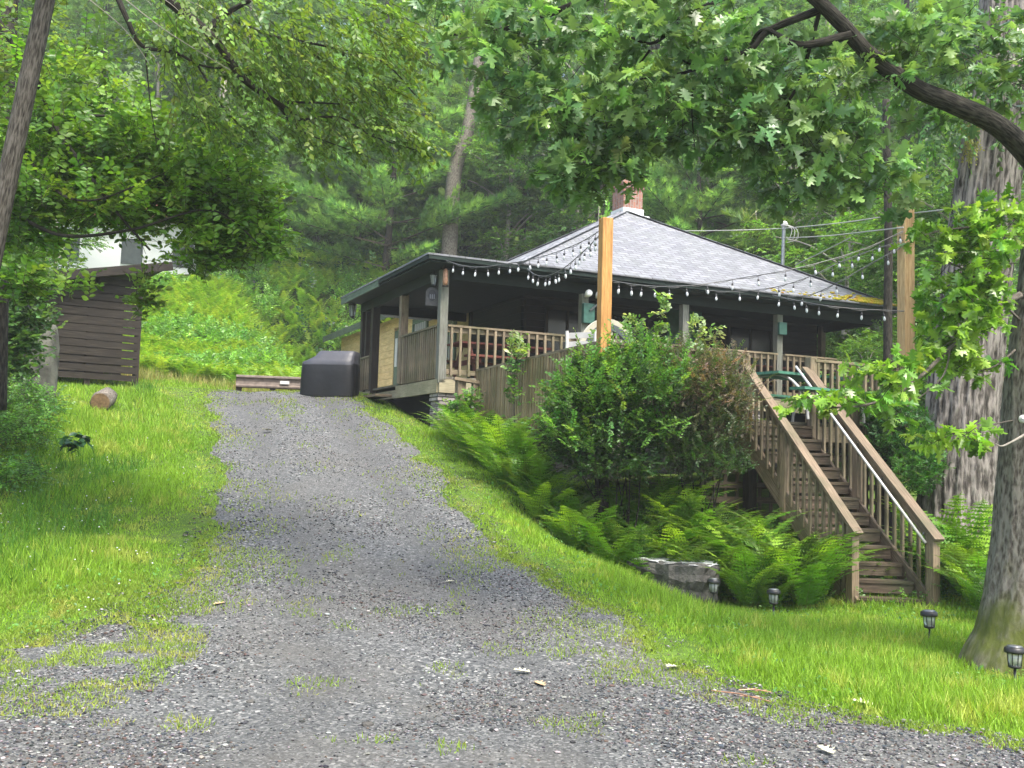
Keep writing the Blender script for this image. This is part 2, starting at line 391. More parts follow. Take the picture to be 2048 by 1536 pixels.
# vectorised instancing of small templates into one mesh
class Tmpl:
    def __init__(s, v, f): s.v = np.array(v, float); s.sizes = np.array([len(q) for q in f]); s.idx = np.array([i for q in f for i in q]); 
class Scatter:
    def __init__(s): s.parts = []
    def add(s, T, pos, rot, sc, col):
        pos = np.asarray(pos, float).reshape(-1, 3); n = len(pos)
        if n == 0: return
        sc = np.asarray(sc, float)
        if sc.ndim <= 1: sc = np.repeat(np.broadcast_to(sc, (n,))[:, None], 3, 1)
        v = np.einsum('nij,nkj->nki', rot, T.v[None]*sc[:, None, :]) + pos[:, None, :]
        col = np.broadcast_to(np.asarray(col, float), (n, 3))
        s.parts.append((v.reshape(-1, 3), T, n, col))
    def arrays(s):
        V = []; I = []; S = []; C = []; b = 0
        for v, T, n, col in s.parts:
            k = len(T.v); V.append(v)
            I.append((T.idx[None] + (np.arange(n)*k)[:, None] + b).ravel()); S.append(np.tile(T.sizes, n))
            C.append(np.repeat(col, k, 0)); b += n*k
        return np.concatenate(V), np.concatenate(I), np.concatenate(S), np.concatenate(C)
    def build(s, name, mat, parent=None, smooth=False):
        V, I, S, C = s.arrays()
        return mesh_np(name, V, I, S, C, mat, parent, smooth)
def mesh_np(name, V, I, S, C, mat, parent=None, smooth=False):
    off = WL.get(parent.name if parent else None, Vector((0, 0, 0)))
    V = V - np.array(off)
    me = bpy.data.meshes.new(name)
    me.vertices.add(len(V)); me.vertices.foreach_set('co', V.astype(np.float32).ravel())
    me.loops.add(len(I)); me.loops.foreach_set('vertex_index', I.astype(np.int32))
    me.polygons.add(len(S)); st = np.concatenate([[0], np.cumsum(S)[:-1]])
    me.polygons.foreach_set('loop_start', st.astype(np.int32))
    me.polygons.foreach_set('use_smooth', np.full(len(S), smooth))
    a = me.attributes.new('Col', 'FLOAT_COLOR', 'POINT')
    a.data.foreach_set('color', np.concatenate([np.clip(C, 0, 1), np.ones((len(C), 1))], 1).astype(np.float32).ravel())
    me.materials.append(MATS[mat]); me.update(); me.validate()
    o = bpy.data.objects.new(name, me); COL.objects.link(o)
    if parent: o.parent = parent
    WL[o.name] = off.copy()
    return o
def unit(v): return v/np.maximum(np.linalg.norm(v, axis=-1, keepdims=True), 1e-9)
def frames(d, nrm):
    """y axis along d, z axis near nrm"""
    y = unit(d); x = unit(np.cross(y, nrm)); z = np.cross(x, y)
    return np.stack([x, y, z], -1)
def zrot(a):
    c, s_ = np.cos(a), np.sin(a); z = np.zeros_like(a); o_ = np.ones_like(a)
    return np.stack([np.stack([c, -s_, z], -1), np.stack([s_, c, z], -1), np.stack([z, z, o_], -1)], -2)
LEAF2 = Tmpl([(0, 0, 0), (.30, .45, .05), (0, 1, -.06), (-.30, .45, .05)], [(0, 1, 2), (0, 2, 3)])
LEAF6 = Tmpl([(0, 0, 0), (.24, .28, .05), (.26, .62, .03), (0, 1, -.08), (-.26, .62, .03), (-.24, .28, .05), (0, .3, 0), (0, .65, -.02)],
             [(0, 1, 6), (1, 2, 7, 6), (2, 3, 7), (0, 6, 5), (6, 7, 4, 5), (7, 3, 4)])
_h1 = [(.05, .10), (.24, .15), (.11, .30), (.40, .40), (.13, .52), (.37, .72), (.12, .74), (.15, .92)]
_mid = [(0, 0), (0, .3), (0, .52), (0, .74), (0, 1.02)]
_v = [(x, y, -.10*y*y) for x, y in _mid] + [(x, y, .08*x-.14*y*y-.25*x*x) for x, y in _h1] + [(-x, y, .08*x-.14*y*y-.25*x*x) for x, y in _h1]
OAK = Tmpl(_v, [(0, 5, 6, 7, 1), (1, 7, 8, 9, 2), (2, 9, 10, 11, 3), (3, 11, 12, 4), (1, 15, 14, 13, 0), (2, 17, 16, 15, 1), (3, 19, 18, 17, 2), (4, 20, 19, 3)])
_v2 = [(x*.9+.05*y*(1-y), y, -.34*y*y+abs(x)*.45) for x, y, z in _v]
OAK2 = Tmpl(_v2, [(0, 5, 6, 7, 1), (1, 7, 8, 9, 2), (2, 9, 10, 11, 3), (3, 11, 12, 4), (1, 15, 14, 13, 0), (2, 17, 16, 15, 1), (3, 19, 18, 17, 2), (4, 20, 19, 3)])
OAK3 = Tmpl([(x*1.15, y*.92, .2*y*(1-y)-abs(x)*.5) for x, y, z in _v], [(0, 5, 6, 7, 1), (1, 7, 8, 9, 2), (2, 9, 10, 11, 3), (3, 11, 12, 4), (1, 15, 14, 13, 0), (2, 17, 16, 15, 1), (3, 19, 18, 17, 2), (4, 20, 19, 3)])
STEM = Tmpl([(math.cos(a)*r, y, math.sin(a)*r) for y, r in ((0, 1), (1, .35)) for a in (0, 2.094, 4.189)], [(0, 1, 4, 3), (1, 2, 5, 4), (2, 0, 3, 5)])

def pal(cols, n, r, jit=.18):
    c = np.array(cols)[r.integers(0, len(cols), n)]
    return c*(1+jit*r.standard_normal((n, 1)))*(1+.06*r.standard_normal((n, 3)))
def sprays(S, ST, r, base, dirs, L, k, T, size, cols, whorl=False, droop=.25, stemr=.003, stemcol=(.06, .05, .035), flat=.35):
    """leafy twigs: S collects leaves, ST collects stems"""
    n = len(base)
    if n == 0: return
    L = np.broadcast_to(np.asarray(L, float), (n,)) * r.uniform(.7, 1.25, n)
    dirs = unit(dirs)
    up = np.array([0, 0, 1.0])
    side = unit(np.cross(dirs, up + .2*r.standard_normal((n, 3))))
    nrm = np.cross(side, dirs)
    nrm = nrm*np.sign(nrm[:, 2:3]+1e-6)
    tcol = pal(cols, n, r, .2)
    if whorl:
        t = 1 - np.abs(r.standard_normal((n, k)))*.22
        ang = r.uniform(0, 2*np.pi, (n, k))
        a = .15 + .45*r.random((n, k))
        d = dirs[:, None]*a[..., None] + side[:, None]*np.cos(ang)[..., None] + nrm[:, None]*(np.sin(ang)*.75)[..., None]
    else:
        t = (np.arange(k)[None] + r.random((n, k))*.6)/k*.9 + .1
        sg = np.where(np.arange(k) % 2 == 0, 1., -1.)[None]
        d = dirs[:, None]*.65 + side[:, None]*(sg*r.uniform(.6, 1.1, (n, k)))[..., None]
    d = d + np.array([0, 0, -1.])*droop + .22*r.standard_normal((n, k, 3))
    bend = -droop*.5*(t**2)*L[:, None]
    p = base[:, None] + dirs[:, None]*(t*L[:, None])[..., None]; p[..., 2] += bend
    nn = nrm[:, None] + flat*r.standard_normal((n, k, 3))
    R = frames(d.reshape(-1, 3), nn.reshape(-1, 3))
    sz = size*r.uniform(.65, 1.25, n*k)
    col = np.repeat(tcol, k, 0)*(1+.12*r.standard_normal((n*k, 1)))
    P3 = p.reshape(-1, 3); S3 = np.stack([sz*r.uniform(.85, 1.15, n*k), sz, sz], 1)
    if isinstance(T, list):
        w = r.integers(0, len(T), n*k)
        for j, Tj in enumerate(T): q = w == j; S.add(Tj, P3[q], R[q], S3[q], col[q])
    else: S.add(T, P3, R, S3, col)
    if ST is not None:
        end = dirs*L[:, None]; end[:, 2] += -droop*.5*L
        ll = np.linalg.norm(end, axis=1)
        ST.add(STEM, base, frames(end, nrm), np.stack([np.full(n, stemr), ll, np.full(n, stemr)], 1), stemcol)
def in_ellipsoid(r, n, c, rr, shell=0):
    p = unit(r.standard_normal((n, 3)))*(r.uniform(shell, 1, (n, 1))**(1/2.4))
    return np.array(c) + p*np.array(rr), p
HAZE = .0013; SUN_EL = 60; SUN_AZ = 150; SKY = .15; SUN = 2.0; SUN_ANG = 20; EXPO = 1.7
# ================================================================== the setting: ground and drive
def grid_mesh(xs, ys, lift=None, keep=None):
    X, Y = np.meshgrid(xs, ys); Z = terr(X, Y)+(lift(X, Y) if lift else 0)
    nx, ny = len(xs), len(ys)
    i = np.arange((nx-1)*(ny-1)); r_, c_ = i//(nx-1), i % (nx-1); a = r_*nx+c_
    q = np.stack([a, a+1, a+nx+1, a+nx], 1)
    if keep is not None:
        cx = (X[:-1, :-1]+X[1:, 1:]).ravel()/2; cy = (Y[:-1, :-1]+Y[1:, 1:]).ravel()/2; q = q[keep(cx, cy)]
        used, inv = np.unique(q, return_inverse=True); q = inv.reshape(-1, 4)
        V = np.stack([X.ravel(), Y.ravel(), Z.ravel()], 1)[used]
    else: V = np.stack([X.ravel(), Y.ravel(), Z.ravel()], 1)
    return V, q.ravel(), np.full(len(q), 4)
def nonuni(lo, a, b, hi, fine, coarse):
    return np.concatenate([np.arange(lo, a, coarse), np.arange(a, b, fine), np.arange(b, hi+coarse, coarse)])
xs = nonuni(-100, -10, 10, 100, .12, 2.0); ys = nonuni(-22, 2, 26, 150, .12, 2.0)
V, I, S_ = grid_mesh(xs, ys); kind(mesh_np('ground', V, I, S_, np.full((len(V), 3), .1), 'ground', None, True), 'structure')
def edge_noise(x, y): return (fbm(x*1.4, y*1.4, 21, 4)-.5)*1.1
def drive_amt(x, y):
    """>0 inside the drive, in metres from its ragged edge"""
    e = np.minimum(x-xl(y), xr(y)-x) + edge_noise(x, y)*np.where(y < 9.5, 1.2, .5)
    return np.where(y > 22.6, -1, e)
V, I, S_ = grid_mesh(np.arange(-14, 14, .09), np.arange(1.0, 22.8, .09), lambda x, y: -.03+.046*sstep((drive_amt(x, y)+.12)/.22), lambda x, y: drive_amt(x, y) > -.25)
def tracks(x, y):
    c = (xl(y)+xr(y))/2+.1*np.sin(y*.8); wob = .35*(fbm(x*1.2, y*.5, 15, 3)-.5)
    near = sstep((y-7.2)/2); c = np.where(y < 9, c*near-.4*(1-near), c)
    return np.exp(-((np.abs(x-c+wob)-.8)/.30)**2)
tk_ = tracks(V[:, 0], V[:, 1]); nz_ = fbm(V[:, 0]*1.5, V[:, 1]*.7, 19, 3)
kind(mesh_np('driveway', V, I, S_, np.stack([tk_*.9, np.clip(tk_*(.25+.75*nz_)*.45, 0, .5), tk_*0], 1), 'gravel', None, True), 'structure')

# ================================================================== the cabin
A = W(880, 752, 18.0); A = Vector((A.x, A.y, 0))
vpl = math.atan2(95-1024, F); U = Vector((math.sin(vpl), math.cos(vpl), 0)); VV = Vector((U.y, -U.x, 0))
FL = 3.10
def H(s, t, z): return Vector((A.x+U.x*s+VV.x*t, A.y+U.y*s+VV.y*t, z))
EAVE = 5.19; CEIL = 5.03
cabin = thing('cabin', 'dark timber cabin with a wide covered porch, grey hip roof and yellow sided wing', 'house', H(0, 0, 2.9))
# porch floor
mb = MB()
for i in range(36):
    mb.beam(H(.03+i*.14, 0, FL-.02), H(.03+i*.14, 10.3, FL-.02), .135, .04)
mb.build('porch_floor', 'deck_board', cabin)
mb = MB(); mb.beam(H(-.03, -.03, FL-.17), H(-.03, 10.33, FL-.17), .05, .24); mb.beam(H(0, -.032, FL-.17), H(2.35, -.032, FL-.17), .05, .24)
mb.beam(H(2.36, -.02, FL-.2), H(4.1, -.02, FL-.2), .05, .16); mb.beam(H(4.12, -.03, FL-.17), H(5.05, -.03, FL-.17), .05, .24)
mb.build('rim_joist', 'fresh_beam', cabin)
mb = MB(); mb.box(H(3.2, -.30, FL-.24), (.34, 1.75, .05), VV)
mb.build('doorstep', 'brown_wood', cabin)
# stone piers
for t in (0.05, 3.4, 6.8, 10.1):
    mb = MB(); g = tz(H(.2, t, 0).x, H(.2, t, 0).y)-.3
    z = g
    while z < FL-.30:
        hh = random.uniform(.05, .09)
        mb.box(H(.2+random.uniform(-.015, .015), t+.13+random.uniform(-.02, .02), z+hh/2), (.40+random.uniform(-.03, .03), .42+random.uniform(-.03, .03), hh-.008), VV); z += hh
    mb.build('stone_pier', 'stone', cabin)
mb = MB(); mb.beam(H(.35, .3, 1.5), H(.35, 10.1, 1.5), .12, 2.7); mb.beam(H(.4, .33, 1.5), H(5.0, .33, 1.5), .12, 2.7); mb.build('foundation_light_stop', 'dark_wall', cabin)  # dark wall added under the porch to stop light leaking through
# posts
def post(name, mat, p, w, z0, z1, parent, cap=None):
    mb = MB(); mb.beam((p.x, p.y, z0), (p.x, p.y, z1), w, w, U)
    return mb.build(name, mat, parent, bevel=.006)
post('porch_post', 'grey_post', H(0.02, 0.02, 0), .15, FL-.12, CEIL-.02, cabin)
for t in (2.89, 5.18, 7.53, 10.2): post('porch_post', 'grey_post', H(0.06, t, 0), .145, FL, CEIL-.02, cabin)
for s, w in ((2.25, .15), (4.16, .16), (4.72, .10), (5.0, .14)): post('porch_post', 'dark_post' if s > 2.3 else 'brown_wood', H(s, 0.03, 0), w, FL-.15 if s > 4 else FL, CEIL-.02, cabin)
for s in (1.75,): post('porch_post', 'brown_wood', H(s, 10.2, 0), .13, FL, CEIL-.02, cabin)
for s, t in ((2.4, 3.6), (4.6, 2.45)): post('inner_post', 'dark_post', H(s, t, 0), .12, FL, CEIL, cabin)
# headers
mb = MB(); mb.beam(H(.03, -.02, CEIL-.08), H(.03, 10.35, CEIL-.08), .10, .20); mb.beam(H(0, 0.0, CEIL-.08), H(5.05, 0.0, CEIL-.08), .10, .20)
mb.beam(H(5.1, 0.1, CEIL-.06), H(5.1, 2.6, CEIL-.06), .08, .20); mb.beam(H(0.1, 10.25, CEIL-.06), H(5, 10.25, CEIL-.06), .09, .20)
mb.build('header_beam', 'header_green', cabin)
# rafter tails under the front eave
mb0 = MB(); mb0.box((0, 0, 0), (.36, .045, .10), U); rt = mb0.build('rafter_tail', 'trim_green', cabin); WL[rt.name] = WL[cabin.name]
rt.location = H(-.19, .25, EAVE-.13)-WL[cabin.name]
for i in range(1, 15): copy_at(rt, 'rafter_tail', H(-.19, .25+i*.72, EAVE-.13), cabin)
for i in range(6): copy_at(rt, 'rafter_tail', H(.5+i*.8, -.19, EAVE-.13), cabin, rad(90))
# ceiling and fascia
mb = MB(); P = [H(-.38, -.40, CEIL+.03), H(-.38, 10.35, CEIL+.03), H(5.2, 10.35, CEIL+.03), H(5.2, -.40, CEIL+.03)]
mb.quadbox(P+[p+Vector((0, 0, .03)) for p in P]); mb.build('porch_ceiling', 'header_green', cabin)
mb = MB(); mb.beam(H(-.42, -.44, EAVE-.05), H(-.42, 10.42, EAVE-.05), .025, .085)
mb.beam(H(-.40, -.43, EAVE-.05), H(2.5, -.43, EAVE-.05), .025, .085); mb.beam(H(-.4, 10.42, EAVE-.05), H(7.5, 10.42, EAVE-.05), .025, .085); mb.build('fascia', 'header_green', cabin)
mb = MB(); mb.beam(H(2.5, -.43, EAVE-.08), H(5.3, -.43, EAVE-.08), .03, .15); mb.build('lit_fascia', 'trim_green', cabin)  # lighter green puts the light on this stretch into the colour
# low porch roof at the left and the hip roof
mb = MB()
P = [H(-.44, -.46, EAVE), H(-.44, 1.9, EAVE+.0), H(5.32, 2.6, EAVE+.22), H(5.32, -.46, EAVE)]
mb.quadbox([p-Vector((0, 0, .02)) for p in P]+[p+Vector((0, 0, .012)) for p in P]); mb.build('porch_roof', 'shingles', cabin)
e = [H(-.46, 1.25, EAVE+.022), H(-.46, 10.45, EAVE+.022), H(7.6, 10.45, EAVE+.022), H(7.6, 1.25, EAVE+.022)]
apx = H(3.58, 5.85, 7.62)
mb = MB()
for i in range(4):
    a_, b_ = e[i], e[(i+1) % 4]; mid = (a_+b_)/2; hgt = (apx-mid).length; wd = (b_-a_).length; ua = (apx-a_).dot((b_-a_).normalized())
    # several courses so the surface can sag a little
    K = 12; prev = None
    for k in range(K):
        f0, f1 = k/K, (k+1)/K
        q = [a_.lerp(apx, f0), b_.lerp(apx, f0), b_.lerp(apx, f1), a_.lerp(apx, f1)]
        uvq = [(ua*f0, hgt*f0), (wd+(ua-wd)*f0, hgt*f0), (wd+(ua-wd)*f1, hgt*f1), (ua*f1, hgt*f1)]
        if k == K-1: q = q[:3]; uvq = uvq[:3]
        mb.poly(q, uvq)
    lo = [p-Vector((0, 0, .03)) for p in (a_, b_)]
    mb.poly([lo[0], lo[1], b_, a_], [(0, 0), (wd, 0), (wd, .03), (0, .03)])
mb.poly([p-Vector((0, 0, .03)) for p in e][::-1])
roof = mb.build('roof', 'shingles', cabin)
mb = MB()
for p in e:
    K = 26
    for k in range(K):
        a_ = p.lerp(apx, k/K); b_ = p.lerp(apx, (k+1.12)/K); mb.beam(a_+Vector((0, 0, .004+.003*(k % 2))), b_+Vector((0, 0, .010)), .20, .010)
mb.build('ridge_cap', 'shingles', roof)
# moss near the right corner of the eave
r = np.random.default_rng(3); mbm = MB()
e0, e1 = e[0], e[1]
for i in range(270):
    f = 1-abs(r.normal(0, .085)); 
    if r.random() < .25: f = r.uniform(.62, .98)
    g_ = abs(r.normal(0, .035))*(1 if f > .9 else .8)+.004
    p = e0.lerp(e1, min(f, .995)); p = p.lerp(apx, g_)
    s_ = r.uniform(.025, .085)*(1 if f > .85 else .55)
    mbm.tube([p+Vector((0, 0, -.01)), p+Vector((0, 0, s_*.35)), p+Vector((0, 0, s_*.5))], [s_, s_*.8, s_*.25], 6)
mbm.build('moss', 'moss', roof, True)
# chimney
ch = H(3.75, 6.02, 0)
mb = MB(); mb.box((ch.x, ch.y, 7.75), (.52, .52, .86), U); mb.box((ch.x, ch.y, 8.20), (.58, .58, .07), U); mb.box((ch.x, ch.y, 8.27), (.64, .64, .07), U); mb.box((ch.x, ch.y, 8.33), (.56, .56, .05), U)
cm = mb.build('chimney', 'brick', roof)
mb = MB(); mb.box((ch.x, ch.y, 7.55), (.57, .57, .26), U); mb.box((ch.x+VV.x*.25, ch.y+VV.y*.25, 7.40), (.62, .36, .26), U); mb.build('flashing', 'flashing', cm)
# enclosed body
def wallseg(mb, p0, p1, z0, z1, th, pitch_=.145, lap=.012):
    d = (p1-p0); L = d.length; d.normalize(); z = z0
    while z < z1-.01:
        h = min(pitch_, z1-z)
        mb.beam((p0.x, p0.y, z+h/2), (p1.x, p1.y, z+h/2), th+random.uniform(0, lap), h-.006); z += h
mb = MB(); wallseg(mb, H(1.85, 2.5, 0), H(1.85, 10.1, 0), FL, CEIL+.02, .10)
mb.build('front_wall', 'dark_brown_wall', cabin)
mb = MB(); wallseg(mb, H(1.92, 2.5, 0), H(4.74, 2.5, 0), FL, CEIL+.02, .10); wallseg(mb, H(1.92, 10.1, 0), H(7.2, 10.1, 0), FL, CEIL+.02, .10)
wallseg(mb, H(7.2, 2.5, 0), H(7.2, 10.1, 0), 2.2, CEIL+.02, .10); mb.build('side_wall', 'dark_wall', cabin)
for (t0, w_, z0, h_) in ((3.0, .9, FL+.75, .95), (4.6, 1.1, FL+.75, .95), (7.6, 1.1, FL+.8, .9)):
    mb = MB(); 
    for zz in (z0-.04, z0+h_+.04): mb.beam(H(1.775, t0-.09, zz), H(1.775, t0+w_+.09, zz), .05, .09)
    for tt in (t0-.045, t0+w_+.045, t0+w_/2): mb.beam(H(1.777, tt, z0), H(1.777, tt, z0+h_), .05, .07 if tt != t0+w_/2 else .04, U)
    wn = mb.build('window', 'dark_post', cabin)
    mb = MB(); mb.box(H(1.79, t0+w_/2, z0+h_/2), (w_, .02, h_), VV); mb.build('pane', 'window_glass', wn)
mb = MB(); mb.box(H(1.78, 6.35, FL+1.0), (.9, .05, 2.0), VV); dr = mb.build('door', 'green_box', cabin)
mb = MB(); mb.lathe([(.0, -.03), (.03, -.02), (.03, .02), (0, .03)], H(1.72, 6.7, FL+1.0)); mb.build('handle', 'grey_metal', dr)
# yellow sided wing behind
WZ1 = 5.62
def seg_with_holes(mb, t, s0, s1, z0, z1, holes, th=.1):
    z = z0; hgt = .20
    while z < z1-.01:
        h = min(hgt, z1-z); cuts = [(a, b) for (a, b, c, d) in holes if z+h/2 > c and z+h/2 < d]; cuts.sort(); cur = s0
        for a, b in cuts+[(s1, s1)]:
            if a > cur+.02: mb.beam(H(cur, t, z+h/2), H(a, t, z+h/2), th+random.uniform(0, .012), h-.008)
            cur = b
        z += h
wins = [(5.75, 6.75, 4.05, 5.22), (7.75, 8.75, 4.05, 5.22)]
doorh = (9.55, 10.5, 3.2, 5.22)
mb = MB(); seg_with_holes(mb, 2.55, 4.82, 16.2, 2.7, WZ1-.02, wins+[doorh]); wallseg(mb, H(16.2, 2.55, 0), H(16.2, 8.4, 0), 2.7, WZ1, .1, .2); wallseg(mb, H(4.8, 2.6, 0), H(4.8, 8.4, 0), 5.25, WZ1, .1, .2); wallseg(mb, H(7.3, 8.4, 0), H(16.2, 8.4, 0), 2.7, WZ1, .1, .2)
mb.build('wing_wall', 'yellow_siding', cabin)
for (a, b, c, d) in wins:
    mb = MB(); mb.beam(H(a-.07, 2.48, d+.06), H(b+.07, 2.48, d+.06), .05, .13); mb.beam(H(a-.07, 2.48, c-.05), H(b+.07, 2.48, c-.05), .05, .1)
    for ss in (a-.05, b+.05): mb.beam(H(ss, 2.482, c), H(ss, 2.482, d), .05, .1, U)
    wn = mb.build('window', 'trim_green', cabin)
    mb = MB(); mb.box(H((a+b)/2, 2.56, (c+d)/2), (b-a, .02, d-c), U); mb.build('pane', 'window_glass', wn)
    mb = MB(); n_ = 7
    for i in range(n_): mb.beam(H(a+(i+.5)*(b-a)/n_, 2.50, c), H(a+(i+.5)*(b-a)/n_, 2.50, d), .025, .055, U)
    mb.build('reflection_bar', 'white_plastic', wn)  # white bars stand in for bright reflections across the pane
a, b, c, d = doorh
mb = MB(); mb.box(H((a+b)/2, 2.54, (c+d)/2), (b-a, .05, d-c), U); dr = mb.build('door', 'trim_green', cabin)
mb = MB()
for i in range(3): mb.box(H(a+.2+i*.27, 2.505, 4.6), (.17, .02, .8), U)
mb.build('pane', 'white_plastic', dr)  # panes made white for the bright reflection in the glass
mb = MB(); rz_ = WZ1+1.5
for sgn, t0 in ((-1, 2.1), (1, 8.85)):
    P = [H(4.6, t0, WZ1-.02), H(16.9, t0, WZ1-.02), H(16.9, 5.47, rz_), H(4.6, 5.47, rz_)]
    if sgn > 0: P = [P[1], P[0], P[3], P[2]]
    mb.quadbox(P+[p+Vector((0, 0, .05)) for p in P])
mb.build('wing_roof', 'shingles', cabin)
mb = MB(); mb.beam(H(4.6, 2.07, WZ1-.03), H(16.95, 2.07, WZ1-.03), .03, .19); mb.build('wing_fascia', 'trim_green', cabin)
mb = MB(); P = [H(4.9, -.2, 2.4), H(16.2, .6, 2.4), H(16.2, 2.45, 2.4), H(4.9, 2.45, 2.4)]
mb.quadbox(P+[Vector((p.x, p.y, 3.18)) for p in P]); mb.build('concrete_patio', 'concrete', cabin)

# railings
def railing(parent, p0, p1, ztop, zbot, spacing, capw=.14, capmat='weathered', balmat='weathered', bot=True, bw=.042, proud=0, name='railing'):
    p0 = Vector((p0.x, p0.y, 0)); p1 = Vector((p1.x, p1.y, 0)); L = (p1-p0).length; d = (p1-p0).normalized(); nrm = Vector((d.y, -d.x, 0))
    mb = MB(); z = Vector((0, 0, 1))
    mb.beam(p0+z*(ztop-.018), p1+z*(ztop-.018), capw, .036)
    mb.beam(p0+z*(ztop-.085)+nrm*.0, p1+z*(ztop-.085), .038, .09)
    if bot: mb.beam(p0+z*(zbot+.07), p1+z*(zbot+.07), .038, .085)
    rl = mb.build(name, capmat, parent)
    n = max(2, int(L/spacing)); hb = ztop-.04-zbot
    mb = MB(); mb.beam((0, 0, 0), (0, 0, hb), bw, bw, U); bl = mb.build('baluster', balmat); bl.parent = rl
    w0 = WL[rl.name]
    for i in range(n):
        p = p0+d*(L*(i+.5)/n)+nrm*(.04+proud)+z*(zbot-.0)
        o = bl if i == 0 else bl.copy()
        if i: COL.objects.link(o)
        o.parent = rl; o.location = p-w0; o.rotation_euler = (random.uniform(-.006, .006), random.uniform(-.006, .006), 0)
    return rl
RT = FL+.93
railing(cabin, H(0, .1, 0), H(0, 2.8, 0), RT, FL+.02, .165); railing(cabin, H(0, 2.98, 0), H(0, 5.1, 0), RT, FL+.02, .165)
railing(cabin, H(0, 5.27, 0), H(0, 7.44, 0), RT, FL+.02, .165); railing(cabin, H(0, 7.62, 0), H(0, 10.12, 0), RT, FL+.02, .165)
railing(cabin, H(2.18, 0, 0), H(.1, 0, 0), RT, FL-.03, .115, bw=.06, proud=-.02); railing(cabin, H(4.95, 0, 0), H(4.25, 0, 0), RT-.2, FL, .15)
railing(cabin, H(1.7, 10.2, 0), H(.1, 10.2, 0), RT, FL+.02, .17)

# ================================================================== deck in front of the porch
DZ = 2.30; DR = 3.215
C = W(1203, 681, 13.2); C = Vector((C.x, C.y, 0)); Lft = W(960, 742, 17.75); Lft = Vector((Lft.x, Lft.y, 0))
def Dk(t, z=0): return Vector((C.x+VV.x*t, C.y+VV.y*t, z))
deck = thing('deck', 'weathered open deck with slatted railings in front of the porch', 'deck', (C.x, C.y, DZ))
Rend = Dk(5.2); back_l = H(-.06, .35, 0); back_r = H(-.06, 9.2, 0)
mb = MB(); n = 34
dl = (Lft-C); dr_ = (back_r-Rend)
for i in range(n):
    f0 = (i+.5)/n; pa = C+dl*f0; pb = Rend+dr_*f0*1.0
    mb.beam((pa.x, pa.y, DZ-.02), (pb.x, pb.y, DZ-.02), .135, .038)
mb.build('deck_floor', 'deck_board', deck)
mb = MB(); mb.beam(C+Vector((0, 0, DZ-.16)), Lft+Vector((0, 0, DZ-.16)), .05, .22); mb.beam(Dk(.03, DZ-.16), Dk(5.2, DZ-.16), .05, .22); mb.beam(Rend+Vector((0, 0, DZ-.16)), back_r+Vector((0, 0, DZ-.16)), .05, .22); mb.build('rim_joist', 'weathered', deck)
for p in (Dk(.12), Dk(2.5), Dk(5.05), C+dl*.35, C+dl*.75, Dk(3.5)):
    q = p+U*.12; post('support_post', 'dark_post', q, .14, tz(q.x, q.y)-.2, DZ-.05, deck)
# left railing: boards set close, reaching over the rim
railing(deck, Lft, C, DR, DZ-.18, .105, capmat='weathered', balmat='skirt_board', bot=False, bw=.062, proud=.0)
def deckpost(p, z0, z1, w=.095): return post('rail_post', 'brown_wood', p, w, z0, z1, deck)
tL, tR = 2.22, 3.42
SL0 = W(1486, 716, 14.25); SR0 = W(1612, 724, 14.72)
def proj_t(p): return (Vector((p.x, p.y, 0))-C).dot(VV)
tL = proj_t(SL0); tR = proj_t(SR0)
railing(deck, Dk(.08), Dk(tL-.02), DR, DZ-.15, .125, bot=False); railing(deck, Dk(tR+.04), Dk(5.15), DR, DZ-.15, .125, bot=False); railing(deck, Rend, back_r, DR, DZ-.05, .14, bot=False)
deckpost(Dk(tL-.02), DZ-.2, DR-.02); deckpost(Dk(tR+.02), 1.9, DR+.03, .12); deckpost(C+dl*.02+VV*.02, DZ-.2, DR-.03)
# lattice of slats closing the space under the front
mb = MB()
for k in range(7): mb.beam(Dk(1.75, .75+k*.21)+U*.25, Dk(5.0, .75+k*.21)+U*.25, .02, .09)
for k in range(17): mb.beam(Dk(1.8+k*.2, .6)+U*.28, Dk(1.8+k*.2, DZ-.1)+U*.28, .05, .02, U)
mb.build('lattice_panel', 'tread_wood', deck)
# low rail by the porch corner
mb = MB(); a_ = W(908, 757, 17.55); b_ = W(985, 771, 17.7)
mb.beam(a_, b_, .2, .05); mb.build('low_rail', 'brown_wood', deck)
for px in (921, 950):
    p = W(px, 770, 17.6); post('low_post', 'brown_wood', p, .15 if px == 921 else .1, tz(p.x, p.y)-.1, p.z+.08, deck)

# tall timber posts
def tall_post(px, py0, py1, d, w, mat, label):
    p = W(px, py0, d); q = W(px, py1, d); t = thing('timber_post', label, 'post', (p.x, p.y, p.z), 'tall timber posts carrying the string lights')
    mb = MB(); mb.beam((p.x, p.y, DZ-.2), (p.x, p.y, q.z), w, w, (U.x*.97+.1, U.y*.97, 0)); mb.build('shaft', mat, t, bevel=.012)
    return p, q
P1b, P1t = tall_post(1207, 683, 437, 13.18, .150, 'cedar', 'tall orange square timber post on the near corner of the deck')
P2b, P2t = tall_post(1812, 718, 420, 15.45, .185, 'cedar_pale', 'tall pale timber post at the right end of the deck, partly behind oak leaves')
mb = MB(); p = Vector((P2b.x, P2b.y, P2b.z)); 

